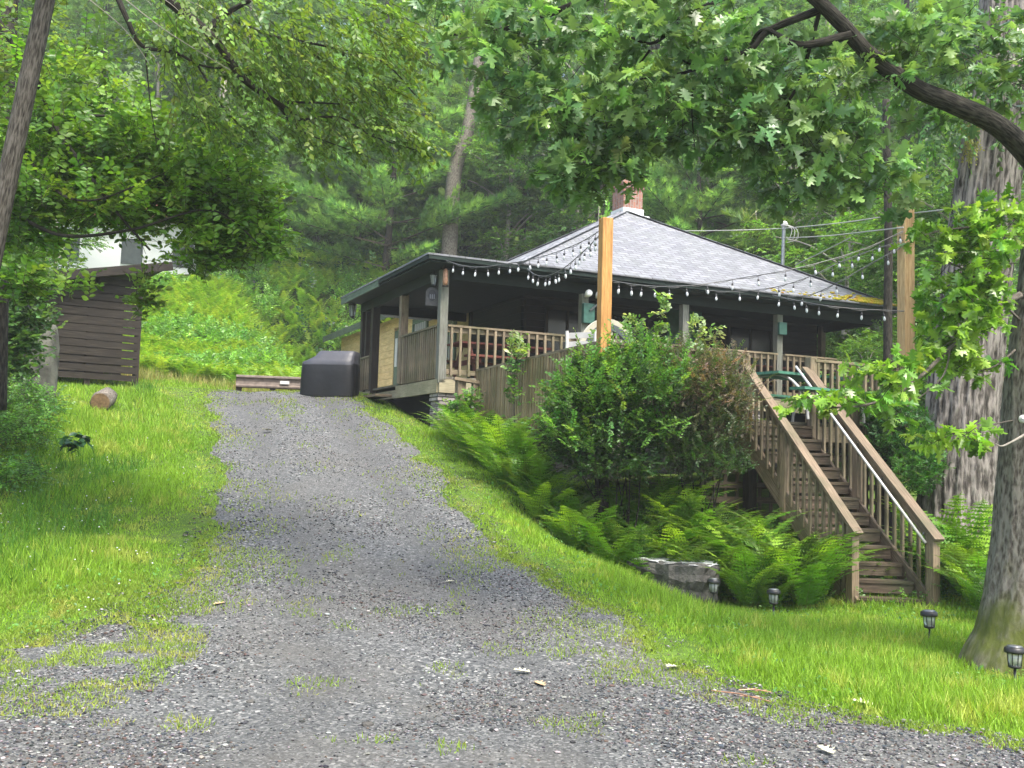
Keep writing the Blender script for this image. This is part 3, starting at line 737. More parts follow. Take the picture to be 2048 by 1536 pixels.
# ================================================================== staircase
st = thing('wooden_staircase', 'steep weathered wooden staircase with railings climbing to the deck', 'staircase', W(1780, 1205, 12.3))
LT, LB = W(1487, 724, 14.2), W(1705, 1050, 12.35); RTp, RB = W(1612, 736, 14.62), W(1866, 1064, 12.2)
def lerp(a, b, t): return a+(b-a)*t
down = Vector((0, 0, -1))
for a_, b_ in ((LT, LB), (RTp, RB)):
    e_ = (b_-a_).normalized()
    mb = MB(); mb.beam(a_, b_+e_*.14, .145, .038); cap_ = mb.build('handrail', 'brown_wood', st)
    mb = MB(); mb.beam(a_+down*.09, b_+down*.09, .04, .12); mb.build('rail_board', 'brown_wood', st)
    mb = MB(); mb.beam(a_+down*1.02, b_+down*.95+e_*.02, .045, .24); mb.build('stringer', 'brown_wood', st)
    n = 17; mbb = MB(); mbb.beam((0, 0, 0), (0, 0, -.86), .036, .036, U); bl = mbb.build('baluster', 'weathered'); bl.parent = st
    sgn = -1 if a_ is LT else 1
    for i in range(n):
        f = (i+.7)/(n+.6); p = lerp(a_, b_, f)+down*.06+VV*.03*sgn
        o = bl if i == 0 else bl.copy()
        if i: COL.objects.link(o)
        o.parent = st; o.location = p-WL[st.name]
for (p, z0) in ((LB, -.1), (RB, -.12)):
    mb = MB(); mb.beam((p.x, p.y, tz(p.x, p.y)+z0), (p.x, p.y, p.z-.02), .11, .11, U); mb.build('newel_post', 'brown_wood', st, bevel=.005)
for a_, b_, f in ((LT, LB, .42), (RTp, RB, .45)):
    p = lerp(a_, b_, f); mb = MB(); mb.beam((p.x, p.y, p.z-1.25), (p.x, p.y, p.z-.05), .10, .10, U); mb.build('newel_post', 'brown_wood', st, bevel=.005)
SB_L = LB+down*.87; SB_R = RB+down*.85; ST_L = LT+down*.9; ST_R = RTp+down*.9
NS = 12
for k in range(NS):
    f = 1-(k+.6)/NS
    a_ = lerp(ST_L, SB_L, f); b_ = lerp(ST_R, SB_R, f); z = .10+k*(DZ-.12-.06)/(NS-1)*1.0
    a_ = Vector((a_.x, a_.y, z)); b_ = Vector((b_.x, b_.y, z)); w_ = (b_-a_).normalized(); a_ += w_*.03; b_ -= w_*.03
    mb = MB(); mb.beam(a_, b_, .25, .036); mb.build('tread', 'tread_wood', st)
    mb = MB(); nn = w_.cross(Vector((0, 0, 1)))*-1; off = Vector((-w_.y, w_.x, 0))*-.10
    mb.beam(a_+off+down*.078, b_+off+down*.078, .02, .115); mb.build('riser', 'tread_wood', st)
a_ = W(1592, 733, 14.45); b_ = W(1851, 1086, 12.2)
mb = MB(); mb.tube([a_, lerp(a_, b_, .3), lerp(a_, b_, .7), b_], [.018]*4, 8); hr = mb.build('metal_rail', 'white_metal', st, True)
mb = MB()
for f in (.06, .36, .66, .95):
    p = lerp(a_, b_, f); q = lerp(RTp, RB, f)+down*.1; mb.tube([p, p.lerp(q, .5)+down*.05, q], [.008]*3, 6)
mb.build('bracket', 'grey_metal', hr)
# short piece of railing far right, seen between the two trunks
sr = thing('side_railing', 'short length of pale wooden railing between the two trunks at the right', 'railing', W(2000, 860, 16))
a_ = W(1958, 757, 16.0); b_ = W(2110, 752, 17.0)
mb = MB(); mb.beam(a_, b_, .14, .04); mb.build('top_rail', 'brown_wood', sr)
for f in (.12, .30, .45, .62, .8):
    p = lerp(a_, b_, f); mb = MB(); mb.beam((p.x, p.y, p.z-1.0), (p.x, p.y, p.z-.02), .09 if f == .45 else .045, .06, U); mb.build('baluster', 'fresh_beam', sr)
mb = MB(); mb.beam(a_+down*.8, b_+down*.8, .05, .09); mb.build('bottom_rail', 'weathered', sr)

# ================================================================== things on porch and deck
def picnic(name, label, c, ax, L, mat, legmat, group, h=.74, tubular=False):
    ax = Vector(ax).normalized(); ay = Vector((-ax.y, ax.x, 0)); t = thing(name, label, 'table', c, group); c = Vector(c)
    mb = MB()
    for i in range(5): mb.beam(c+ax*(-L/2)+ay*((i-2)*.145)+Vector((0, 0, h-.02)), c+ax*(L/2)+ay*((i-2)*.145)+Vector((0, 0, h-.02)), .135, .038)
    mb.build('tabletop', mat, t)
    for s in (-1, 1):
        mb = MB()
        for i in range(2): mb.beam(c+ax*(-L/2)+ay*(s*(.62+.14*i))+Vector((0, 0, .44)), c+ax*(L/2)+ay*(s*(.62+.14*i))+Vector((0, 0, .44)), .13, .038)
        mb.build('bench', mat, t)
    for e_ in (-1, 1):
        q = c+ax*(e_*(L/2-.25)); mb = MB()
        if tubular:
            for s in (-1, 1):
                pts = [q+ay*(s*(.05+.62*math.sin(a)))+Vector((0, 0, .02+.66*math.cos(a)**1)) for a in [i*math.pi/2/8 for i in range(9)]]
                mb.tube(pts, [.02]*9, 8)
        else:
            mb.beam(q+ay*-.62+Vector((0, 0, .0)), q+ay*-.2+Vector((0, 0, h-.05)), .04, .09); mb.beam(q+ay*.62, q+ay*.2+Vector((0, 0, h-.05)), .04, .09); mb.beam(q+ay*-.75+Vector((0, 0, .37)), q+ay*.75+Vector((0, 0, .37)), .04, .09)
        mb.build('leg', legmat, t)
    return t
PT = 'picnic tables'
picnic('picnic_table', 'red picnic table behind the porch railing, left of the orange post', H(.95, 1.55, FL), VV, 1.9, 'red_paint', 'red_paint', PT)
picnic('picnic_table', 'red picnic table behind the porch railing, right of the grey middle posts', H(.95, 8.2, FL), VV, 3.0, 'red_paint', 'red_paint', PT)
gp = W(1600, 752, 15.0); picnic('picnic_table', 'green slatted picnic table with curved white legs at the head of the staircase', (gp.x, gp.y, DZ), VV+U*.15, 1.7, 'green_paint', 'white_metal', PT, h=gp.z-DZ-.0, tubular=True)
# round table tipped on its edge
c_ = W(1216, 716, 15.4); t = thing('round_table', 'round cream plastic garden table tipped on its edge behind the orange post', 'table', (c_.x, c_.y, DZ))
fx = VV*.96+U*.2; fx.normalize(); fz = Vector((0, 0, 1)); fn = fx.cross(fz)
def ring(mb, c, R1, R2, th, n=44, a0=0, a1=2*math.pi):
    P = []
    for k in range(n+1):
        a = a0+(a1-a0)*k/n; e_ = fx*math.cos(a)+fz*math.sin(a); P.append((c+e_*R1, c+e_*R2))
    for k in range(n):
        (i0, o0), (i1, o1) = P[k], P[k+1]; q = [i0, o0, o1, i1]; mb.quadbox([x-fn*th/2 for x in q]+[x+fn*th/2 for x in q])
R_ = .60; mb = MB(); ring(mb, c_, R_-.10, R_, .05); rim_ = mb.build('rim', 'cream_plastic', t)
mb = MB(); ring(mb, c_+fn*.02, .42, .52, .03); mb.build('under_ring', 'grey_plastic', t)
mb = MB(); ring(mb, c_-fz*.14-fx*.02, .30, .44, .05); mb.build('brace_ring', 'cream_plastic', t)
mb = MB()
for k in range(10):
    a = math.pi*(k+.5)/10; e_ = fx*math.cos(a)+fz*math.sin(a); mb.beam(c_+e_*.36, c_+e_*.46, .03, .03)
mb.build('rib', 'cream_plastic', t)
mb = MB(); q = c_+fx*.60; mb.beam(q+fz*.20+fn*.05, q-fz*.45+fn*.05, .075, .05); mb.build('leg', 'cream_plastic', t)
# white plastic chair left of the orange post
def chair(label, c, yaw, mat, g):
    t = thing('garden_chair', label, 'chair', c); c = Vector(c); ax = Vector((math.cos(yaw), math.sin(yaw), 0)); ay = Vector((-ax.y, ax.x, 0)); z = Vector((0, 0, 1))
    mb = MB(); mb.box(c+z*.42, (.46, .46, .03), ax); mb.build('seat', mat, t)
    mb = MB()
    for k in range(3): mb.box(c-ay*-.24+z*(.60+k*.13), (.46, .025, .085), ax)
    for s in (-1, 1): mb.beam(c+ay*.24+ax*(s*.23)+z*.42, c+ay*.27+ax*(s*.23)+z*.93, .04, .03)
    mb.build('backrest', mat, t)
    for s in (-1, 1):
        mb = MB(); mb.tube([c+ay*.25+ax*(s*.25)+z*.67, c-ay*.05+ax*(s*.26)+z*.68, c-ay*.23+ax*(s*.26)+z*.64, c-ay*.25+ax*(s*.26)+z*.42], [.022]*4, 8); mb.build('armrest', mat, t)
        for e_ in (-1, 1): mb = MB(); mb.beam(c+ax*(s*.2)+ay*(e_*.2)+z*.42, c+ax*(s*.25)+ay*(e_*.25), .04, .035); mb.build('leg', mat, t)
cp = W(1178, 700, 14.9); chair('white plastic garden chair just left of the orange post', (cp.x, cp.y, DZ+.32), 2.6, 'white_plastic', None)
# flood lights with their green box
fp = H(-.03, 2.93, 4.62)
t = thing('flood_light', 'twin white flood lights on a green box just left of the orange post', 'light', fp)
mb = MB(); mb.box(fp+Vector((0, 0, -.15))-U*.03, (.24, .10, .38), VV); mb.build('box', 'green_box', t, bevel=.01)
for s in (-.07, .16):
    mb = MB(); q = fp+VV*s-U*.12+Vector((0, 0, .20)); mb.lathe([(.02, .10), (.035, .06), (.06, 0), (.072, -.05), (.06, -.09), (.02, -.11)], q, 14, (-U*.9+Vector((0, 0, .3))).normalized()*-1); mb.build('lamp', 'white_bulb', t, True)
mb = MB(); mb.beam(fp+Vector((0, 0, -.1))-U*.1+VV*.0, fp+VV*.18-U*.14+Vector((0, 0, .06)), .03, .03); mb.build('sensor', 'grey_plastic', t)
fp2 = H(-.06, 7.53, 4.55); mb = MB(); mb.box(fp2+Vector((0, 0, 0))-U*.02, (.20, .07, .26), VV); o = mb.build('switch_box', 'green_box', None, bevel=.01); tag(o, 'small green box on the porch post above the staircase', 'box')
# tin bracket on the corner post
bp = W(891, 553, 17.83); t = thing('wall_planter', 'small copper coloured tin pocket nailed high on the grey corner post', 'planter', bp)
mb = MB(); mb.tube([bp+Vector((0, 0, -.16)), bp+Vector((0, 0, -.10)), bp+Vector((0, 0, .10)), bp+Vector((0, 0, .14))], [.035, .05, .045, .02], 10); mb.build('pocket', 'copper_tin', t, True)
mb = MB(); mb.beam(bp+Vector((-.06, .0, .12)), bp+Vector((0.0, 0, .22)), .01, .03); mb.beam(bp+Vector((-.05, 0, -.17)), bp+Vector((.06, 0, -.17)), .06, .03); mb.build('hook', 'dark_post', t)
# lanterns
def lantern(label, c, sc):
    t = thing('wall_lantern', label, 'lantern', c, 'lanterns on the porch'); c = Vector(c); z = Vector((0, 0, 1))
    mb = MB(); mb.lathe([(.0, .30*sc), (.012*sc, .26*sc), (.02*sc, .24*sc), (.07*sc, .19*sc), (.12*sc, .15*sc), (.12*sc, .13*sc)], c, 6); mb.lathe([(.06*sc, -.13*sc), (.065*sc, -.15*sc), (.03*sc, -.18*sc), (0, -.2*sc)], c, 6); mb.build('cap', 'black_metal', t)
    mb = MB(); mb.tube([c+z*-.13*sc, c+z*.13*sc], [.06*sc, .10*sc], 6); g = mb.build('glass', 'lamp_glass', t)
    mb = MB()
    for k in range(6):
        a = k*math.pi/3; e_ = Vector((math.cos(a), math.sin(a), 0)); mb.beam(c+e_*.064*sc+z*-.13*sc, c+e_*.105*sc+z*.13*sc, .012*sc, .012*sc)
    mb.build('frame', 'black_metal', t)
    mb = MB(); mb.tube([c+z*-.17*sc, c+U*.0+VV*.09*sc+z*-.22*sc, c+VV*.17*sc+z*-.1*sc, c+VV*.17*sc+z*.05*sc], [.012*sc]*4, 6); mb.build('bracket', 'black_metal', t)
lantern('black lantern hanging under the eave beside the grey corner post', W(867, 560, 18.05), .62)
lantern('black lantern on the far dark porch post, above the covered grill', W(705, 622, 22.6), .9)
# number plaque
c_ = W(864, 593, 18.1); nx = Vector((.97, .22, 0)).normalized(); ny = Vector((.22, -.97, 0)).normalized(); zz = Vector((0, 0, 1))
t = thing('number_plaque', 'grey arched house number plaque reading 111 beside the corner post', 'sign', c_)
def plaque(pts, th, off, mat, name, par):
    mb = MB(); b0 = len(pts); fr = [c_+nx*x+zz*y+ny*(off+th) for x, y in pts]; bk = [c_+nx*x+zz*y+ny*off for x, y in pts]
    mb.poly(fr); mb.poly(bk[::-1])
    for k in range(b0): mb.poly([bk[k], bk[(k+1) % b0], fr[(k+1) % b0], fr[k]])
    return mb.build(name, mat, par)
arch = [(-.115, -.17), (.115, -.17), (.115, .06)]+[(.115*math.cos(a), .06+.11*math.sin(a)) for a in [k*math.pi/10 for k in range(1, 10)]]+[(-.115, .06)]
pl = plaque(arch, .02, 0, 'sign_grey', 'board', t)
plaque([(.072*math.cos(a), .02+.10*math.sin(a)) for a in [k*math.pi/10 for k in range(20)]], .008, .021, 'sign_dark', 'oval', t)
for dx in (-.036, 0, .036): plaque([(dx-.008, -.045), (dx+.008, -.045), (dx+.008, .035), (dx-.008, .035)], .006, .030, 'sign_letter', 'digit', t)

# ================================================================== string lights
socket_m = MB(); socket_m.lathe([(.004, .0), (.004, -.055), (.014, -.06), (.016, -.085), (.013, -.098)], (0, 0, 0), 8)
so = socket_m.build('socket', 'black_metal', None, True); sock_me = so.data; bpy.data.objects.remove(so)
bm_ = MB(); bm_.lathe([(.010, -.092), (.015, -.108), (.020, -.13), (.018, -.15), (.010, -.163), (.002, -.168)], (0, 0, 0), 10)
so = bm_.build('bulb', 'bulb_glass', None, True); bulb_me = so.data; bpy.data.objects.remove(so)
def crom(P, n=10):
    out = []
    for i in range(len(P)-1):
        p0 = P[max(i-1, 0)]; p1 = P[i]; p2 = P[i+1]; p3 = P[min(i+2, len(P)-1)]
        for k in range(n):
            t = k/n; out.append(.5*((2*p1)+(p2-p0)*t+(2*p0-5*p1+4*p2-p3)*t*t+(-p0+3*p1-3*p2+p3)*t**3))
    return out+[P[-1]]
def strand(label, ctrl, spacing, start=.25, every=True):
    P = crom([W(*c) for c in ctrl]); t = thing('string_light', label, 'string lights', P[0], 'festoon strings over the deck')
    mb = MB(); mb.tube(P, [.0065]*len(P), 5)
    mb.tube([p+Vector((0, 0, -.012-.012*math.sin(i*.9))) for i, p in enumerate(P)], [.004]*len(P), 4); mb.build('wire', 'rope_wire', t)
    acc = 0; nxt = start
    for a_, b_ in zip(P, P[1:]):
        L = (b_-a_).length
        while nxt <= acc+L:
            q = a_+(b_-a_)*((nxt-acc)/L)
            s_ = bpy.data.objects.new('socket', sock_me); COL.objects.link(s_); s_.parent = t; s_.location = q-P[0]; s_.rotation_euler = (random.uniform(-.15, .15), random.uniform(-.15, .15), 0)
            g_ = bpy.data.objects.new('bulb', bulb_me); COL.objects.link(g_); g_.parent = s_
            nxt += spacing*random.uniform(.85, 1.15)
        acc += L
strand('string of bulbs from the grey corner post, rising to the top of the orange post', [(893, 521, 17.5), (925, 531, 17.1), (962, 534, 16.8), (1010, 528, 16.3), (1060, 519, 15.6), (1110, 505, 14.9), (1160, 485, 14.1), (1200, 461, 13.3)], .29)
strand('string of bulbs under the eave that hooks up steeply to the orange post', [(1055, 537, 16.4), (1070, 549, 16), (1092, 552, 15.7), (1120, 541, 15), (1150, 518, 14.4), (1178, 492, 13.8), (1199, 470, 13.3)], .24, .1)
strand('string of bulbs sagging under the eave right of the orange post', [(1224, 561, 13.3), (1270, 569, 14), (1330, 573, 14.8), (1400, 569, 15.4), (1470, 558, 15.4), (1560, 543, 15.0), (1640, 525, 15.1), (1730, 497, 15.2), (1806, 462, 15.35)], .42)
strand('string of bulbs starting under the eave by the middle posts and reaching the pale post', [(1410, 580, 16.6), (1450, 583, 16.4), (1510, 580, 16.2), (1560, 572, 15.8), (1620, 553, 15.2), (1700, 516, 15.3), (1806, 480, 15.35)], .36, .2)
strand('lowest string of bulbs, running nearly level to the pale post', [(1545, 590, 16.4), (1590, 600, 16), (1650, 611, 15.4), (1720, 618, 15.35), (1812, 622, 15.35)], .34, .15)
strand('string of bulbs climbing from the eave above the staircase to the pale post', [(1575, 594, 16.4), (1625, 588, 16), (1675, 565, 15.4), (1740, 528, 15.35), (1806, 492, 15.35)], .4, .3)
# service mast and overhead cables
mp = W(1562, 540, 24.0); mt = W(1568, 450, 24.0)
t = thing('service_mast', 'grey pipe mast with a white weatherhead behind the right slope of the roof', 'mast', mp)
mb = MB(); mb.tube([mp+down*1.2, mt], [.045, .045], 10); mb.build('pipe', 'grey_metal', t)
mb = MB(); mb.lathe([(.06, -.05), (.09, 0), (.08, .06), (.02, .10)], mt, 10, (.3, -.3, .9)); mb.build('weatherhead', 'white_metal', t)
mb = MB()
for k in range(3): mb.tube(crom([mt+Vector((.02, -.05, .0)), mt+Vector((.16+.06*k, -.1, -.12)), mt+Vector((.10+.09*k, -.1, -.36)), mt+Vector((.05, -.05, -.30-.07*k))], 5), [.009]*16, 5)
mb.build('cable_loop', 'pale_wire', t, True)
def cable(label, ctrl):
    P = crom([W(*c) for c in ctrl]); mb = MB(); mb.tube(P, [.011]*len(P), 5); o = mb.build('overhead_cable', 'pale_wire', None, True); tag(o, label, 'cable', 'overhead cables')
cable('thin cable crossing above the roof, topmost of the overhead cables', [(1330, 462, 25), (1450, 461, 24.5), (1562, 457, 24), (1680, 446, 20), (1780, 432, 17), (1930, 415, 13)])
cable('thin cable running from the mast to the right below the topmost one', [(1571, 476, 24), (1650, 472, 20), (1745, 462, 16.5), (1806, 455, 13.8)])
cable('thin dark cable slanting down right of the mast behind the bulbs', [(1700, 476, 19), (1640, 506, 21), (1590, 530, 23)])
# ================================================================== things on the ground
def blob(name, c, size, mat, parent=None, n1=18, n2=12, rough=.25, seed=1, box=2.6, smooth=False, top=None):
    """a rough stone: superellipsoid pushed about by noise"""
    rr = np.random.default_rng(seed); V = []; F_ = []
    for j in range(n2+1):
        ph = -math.pi/2+math.pi*j/n2
        for i in range(n1):
            th = 2*math.pi*i/n1
            d = np.array([math.cos(ph)*math.cos(th), math.cos(ph)*math.sin(th), math.sin(ph)])
            k = (np.abs(d)**box).sum()**(-1/box)
            k *= 1+rough*(rr.random()-.5)
            p = d*k
            V.append((c[0]+p[0]*size[0]/2, c[1]+p[1]*size[1]/2, c[2]+p[2]*size[2]/2))
    mb = MB(); mb.v = V
    for j in range(n2):
        for i in range(n1):
            i2 = (i+1) % n1; mb.f.append([j*n1+i, j*n1+i2, (j+1)*n1+i2, (j+1)*n1+i]); mb.uv.append([(0, 0), (1, 0), (1, 1), (0, 1)])
    return mb.build(name, mat, parent, smooth)
# covered grill
gb = W(660, 787, 20.6); gz = tz(gb.x, gb.y); gl = W(605, 787, 20.6); gr_ = W(716, 787, 20.6)
t = thing('covered_grill', 'barbecue grill under a black fitted cover with a grey top, beside the porch', 'grill', (gb.x, gb.y, gz))
wx = (gr_-gl).length/2; ax = Vector((.985, -.17, 0)); ay = Vector((.17, .985, 0))
def loft(rings, mat, name, par, smooth=True, wob=.03, seed=3):
    rr = random.Random(seed); mb = MB(); n = 40; rows = []
    for (z, hx, hy, cx, cy, sq) in rings:
        row = []
        for k in range(n):
            a = 2*math.pi*k/n; ca, sa = math.cos(a), math.sin(a); kk = (abs(ca)**sq+abs(sa)**sq)**(-1/sq)
            fold = 1+wob*math.sin(a*9+z*2)*max(0, 1-z)+rr.uniform(-.004, .004)
            p = Vector((gb.x, gb.y, gz))+ax*(cx+ca*kk*hx*fold)+ay*(cy+sa*kk*hy*fold)+Vector((0, 0, z)); row.append(p)
        rows.append(row)
    for r_ in rows: mb.v += [tuple(p) for p in r_]
    for j in range(len(rows)-1):
        for k in range(n):
            k2 = (k+1) % n; mb.f.append([j*n+k, j*n+k2, (j+1)*n+k2, (j+1)*n+k]); mb.uv.append([(0, 0)]*4)
    mb.f.append([(len(rows)-1)*n+k for k in range(n)]); mb.uv.append([(0, 0)]*n)
    return mb.build(name, mat, par, smooth)
wx = .56
loft([(-.03, wx*.99, .30, 0, 0, 7), (.2, wx*1.0, .31, 0, 0, 7), (.45, wx, .31, 0, 0, 6), (.62, wx*.99, .30, 0, 0, 6), (.655, wx*.97, .29, .0, 0, 6)], 'cover_black', 'cover_skirt', t)
loft([(.60, wx*.985, .305, .0, 0, 6), (.66, wx*.975, .30, .0, 0, 6), (.70, wx*.88, .28, .05, 0, 6), (.78, wx*.76, .25, .12, .02, 6), (.88, wx*.70, .22, .16, .03, 6), (.895, wx*.66, .19, .16, .03, 6), (.90, wx*.4, .1, .16, .03, 6)], 'cover_grey', 'cover_top', t)
# guardrail
a_ = W(472, 762, 22.0); b_ = W(606, 767, 22.4); t = thing('guard_rail', 'rusty steel guard rail on short posts left of the covered grill', 'guard rail', (a_.x, a_.y, tz(a_.x, a_.y)))
d = (b_-a_).normalized(); nrm = Vector((d.y, -d.x, 0)).normalized()
prof = [(0, .14), (.045, .12), (.05, .09), (.012, .055), (0, 0), (.012, -.055), (.05, -.09), (.045, -.12), (0, -.14)]
mb = MB()
for (x0, z0), (x1, z1) in zip(prof, prof[1:]):
    q = [a_+nrm*x0+zz*z0, b_+d*.8+nrm*x0+zz*z0, b_+d*.8+nrm*x1+zz*z1, a_+nrm*x1+zz*z1]; mb.quadbox([p-nrm*.004 for p in q]+[p+nrm*.004 for p in q])
mb.build('beam', 'rust_steel', t)
for f in (.05, .55, 1.1):
    p = lerp(a_, b_, f)-nrm*.06; mb = MB(); mb.beam((p.x, p.y, tz(p.x, p.y)-.2), (p.x, p.y, p.z+.14), .12, .12, d); mb.build('post', 'dark_post', t)
mb = MB(); p = lerp(a_, b_, .72)+nrm*.055; mb.box(p, (.2, .02, .07), d); mb.build('reflector', 'white_plastic', t)
# shed
p0 = W(74, 735, 18.9); p1 = W(273, 740, 19.9); g0 = tz(p0.x, p0.y)-.15
t = thing('woodshed', 'dark slatted woodshed with a slanting roof at the left edge of the lawn', 'shed', (p0.x, p0.y, g0))
d = Vector((p1.x-p0.x, p1.y-p0.y, 0)); SW = d.length; d.normalize(); bk = Vector((-d.y, d.x, 0)); q0 = Vector((p0.x, p0.y, 0)); q1 = q0+d*SW
zb = W(172, 738, 19.4).z; zt0 = W(75, 562, 18.9).z; zt1 = W(273, 545, 19.9).z
def shedwall(o0, o1, zl, zr, name):
    mb = MB(); z = zb-.2; k = 0
    while z < max(zl, zr)-.05:
        h = .155+random.uniform(-.015, .012); L0 = 0; L1 = 1
        if z+h > min(zl, zr): 
            fcut = (z+h-min(zl, zr))/(abs(zr-zl)+1e-6); L0 = max(0, fcut) if zr > zl else 0
        if L0 < .95:
            tl = random.uniform(-.006, .006)
            mb.beam(lerp(o0, o1, L0)+zz*(z+h/2+tl), o1+zz*(z+h/2-tl), .022, h-random.uniform(.012, .03))
        z += h; k += 1
    return mb.build(name, 'dark_board', t)
shedwall(q0, q1, zt0, zt1, 'slat_wall')
mb = MB(); mb.beam(q0+bk*1.5+zz*(zb+.85), q1+bk*1.5+zz*(zb+.95), .03, 2.2); mb.beam(q0+bk*.1+zz*(zb+.8), q0+bk*1.5+zz*(zb+.8), .03, 1.9); mb.build('rear_wall', 'dark_board', t)
mb = MB()
for k in range(60): mb.tube([q0+d*random.uniform(.15, SW-.15)+bk*(.35)+zz*(zb+random.uniform(0, 1.3)), q0+d*random.uniform(.15, SW-.15)+bk*(.9)+zz*(zb+random.uniform(0, 1.3))], [.07, .07], 7)

for q, z in ((q0, zt0), (q1, zt1), (q0+bk*1.5, zt0), (q1+bk*1.5, zt1), (q0+d*SW*.5, (zt0+zt1)/2)):
    mb = MB(); mb.beam(q+bk*.07+zz*(zb-.3), q+bk*.07+zz*z, .10, .10, d); mb.build('corner_post', 'dark_post', t)
mb = MB(); o0 = q0-d*.12-bk*.3+zz*(zt0+.02-.0); o1 = q1+d*.50-bk*.3+zz*(W(322, 530, 20.1).z-.05); P = [o0, o1, o1+bk*2.2, o0+bk*2.2]
mb.quadbox(P+[p+zz*.05 for p in P]); mb.build('roof', 'dark_board', t)
mb = MB(); mb.beam(o0+zz*.0-bk*.02, o1-bk*.02, .03, .17); mb.build('fascia', 'dark_board', t)
# upright stone by the shed
sp = W(84, 736, 16.4); zt_ = W(84, 640, 16.4).z; g_ = tz(sp.x, sp.y)
tag(blob('boulder', (sp.x-.05, sp.y, (g_+zt_)/2-.05), (.50, .5, (zt_-g_)*1.12), 'boulder', None, 26, 18, .07, 4, 4, True), 'upright mossy grey boulder in front of the woodshed', 'boulder')
# log round
lp = W(204, 752, 17.0); g_ = tz(lp.x, lp.y); lp = Vector((lp.x, lp.y, g_+.15)); t = thing('log', 'short cut log lying on the grass below the woodshed', 'log', lp)
mb = MB(); dd = Vector((-.20, 1, .22)).normalized(); mb.tube([lp-dd*.02, lp+dd*.15, lp+dd*.35, lp+dd*.6], [.165, .17, .168, .16], 22, True, 1, lambda a, L, i: 1+.05*math.sin(5*a+i)); mb.build('bark', 'oak_bark', t, True)
mb = MB(); mb.tube([lp-dd*.028, lp-dd*.015], [.150, .150], 22); mb.build('cut_face', 'log_end', t)
for k, (px, py, L) in enumerate(((130, 748, .9), (300, 752, .5), (110, 742, .7))):
    p = G(px, py+4); a = random.uniform(-.4, .4); mb = MB(); mb.tube([p+Vector((-L/2, a*.2, .05)), p+Vector((0, 0, .09)), p+Vector((L/2, -a*.3, .06))], [.025, .022, .012], 7)
    tag(mb.build('fallen_branch', 'pale_bark', None, True), ['grey fallen branch left of the cut log', 'grey fallen branch right of the cut log', 'thick fallen branch at the foot of the boulder'][k], 'branch')
# rock slab beside the drive
rp = W(1345, 1175, 12.1); g_ = tz(rp.x, rp.y)
t = thing('rock_slab', 'large flat topped grey rock slab between the verge and the ferns', 'rock', (rp.x, rp.y, g_))
out = [(1252, 12.45), (1275, 12.25), (1318, 12.05), (1362, 11.9), (1405, 11.8), (1436, 11.85), (1438, 12.1), (1428, 12.5), (1390, 12.7), (1340, 12.75), (1290, 12.7), (1262, 12.6)]
ztop = W(1345, 1131, 12.2).z+.02
rr = random.Random(2); TOP = []; 
K = 4; pts = []
for i in range(len(out)):
    (xa, da), (xb, db) = out[i], out[(i+1) % len(out)]
    for k in range(K):
        f = k/K; d_ = da+(db-da)*f+rr.uniform(-.03, .03); p = W(xa+(xb-xa)*f+rr.uniform(-3, 3), 1140, d_); pts.append(Vector((p.x, p.y, 0)))
cen = sum(pts, Vector())/len(pts); NP = len(pts)
mb = MB(); levels = [(.88, .03), (1.0, 0), (.97, -.07), (1.01, -.12), (.93, -.2), (.97, -.27), (.88, -.36), (.9, -.6)]
for j, (k, dz) in enumerate(levels):
    for p in pts: 
        q = cen+(p-cen)*(k+rr.uniform(-.035, .035)*(j > 0)); tpr = min(1, max(.25, (q.x-pts[0].x)/.7+.25))
        mb.v.append((q.x, q.y, ztop+dz*(tpr if j > 1 else 1)*1.35+rr.uniform(-.012, .012)))
for j in range(len(levels)-1):
    for k in range(NP): k2 = (k+1) % NP; mb.f.append([j*NP+k2, j*NP+k, (j+1)*NP+k, (j+1)*NP+k2]); mb.uv.append([(0, 0)]*4)
mb.build('rock_body', 'rock_side', t)
mb = MB(); 
for k_, dz in ((.96, .022), (.7, .035), (.4, .02)):
    for p in pts: q = cen+(p-cen)*(k_+rr.uniform(-.05, .05)); mb.v.append((q.x, q.y, ztop+dz+rr.uniform(-.012, .018)))
for j in range(2):
    for k in range(NP): k2 = (k+1) % NP; mb.f.append([j*NP+k, j*NP+k2, (j+1)*NP+k2, (j+1)*NP+k]); mb.uv.append([(0, 0)]*4)
mb.f.append([2*NP+k for k in range(NP)]); mb.uv.append([(0, 0)]*NP)
mb.build('rock_top', 'rock_top', t)
fs = G(1785, 1272); tag(blob('flat_stone', (fs.x, fs.y, fs.z), (.62, .34, .09), 'rock_side', None, 18, 8, .15, 9, 3, True), 'flat dark stepping stone in the grass below the staircase', 'stone')
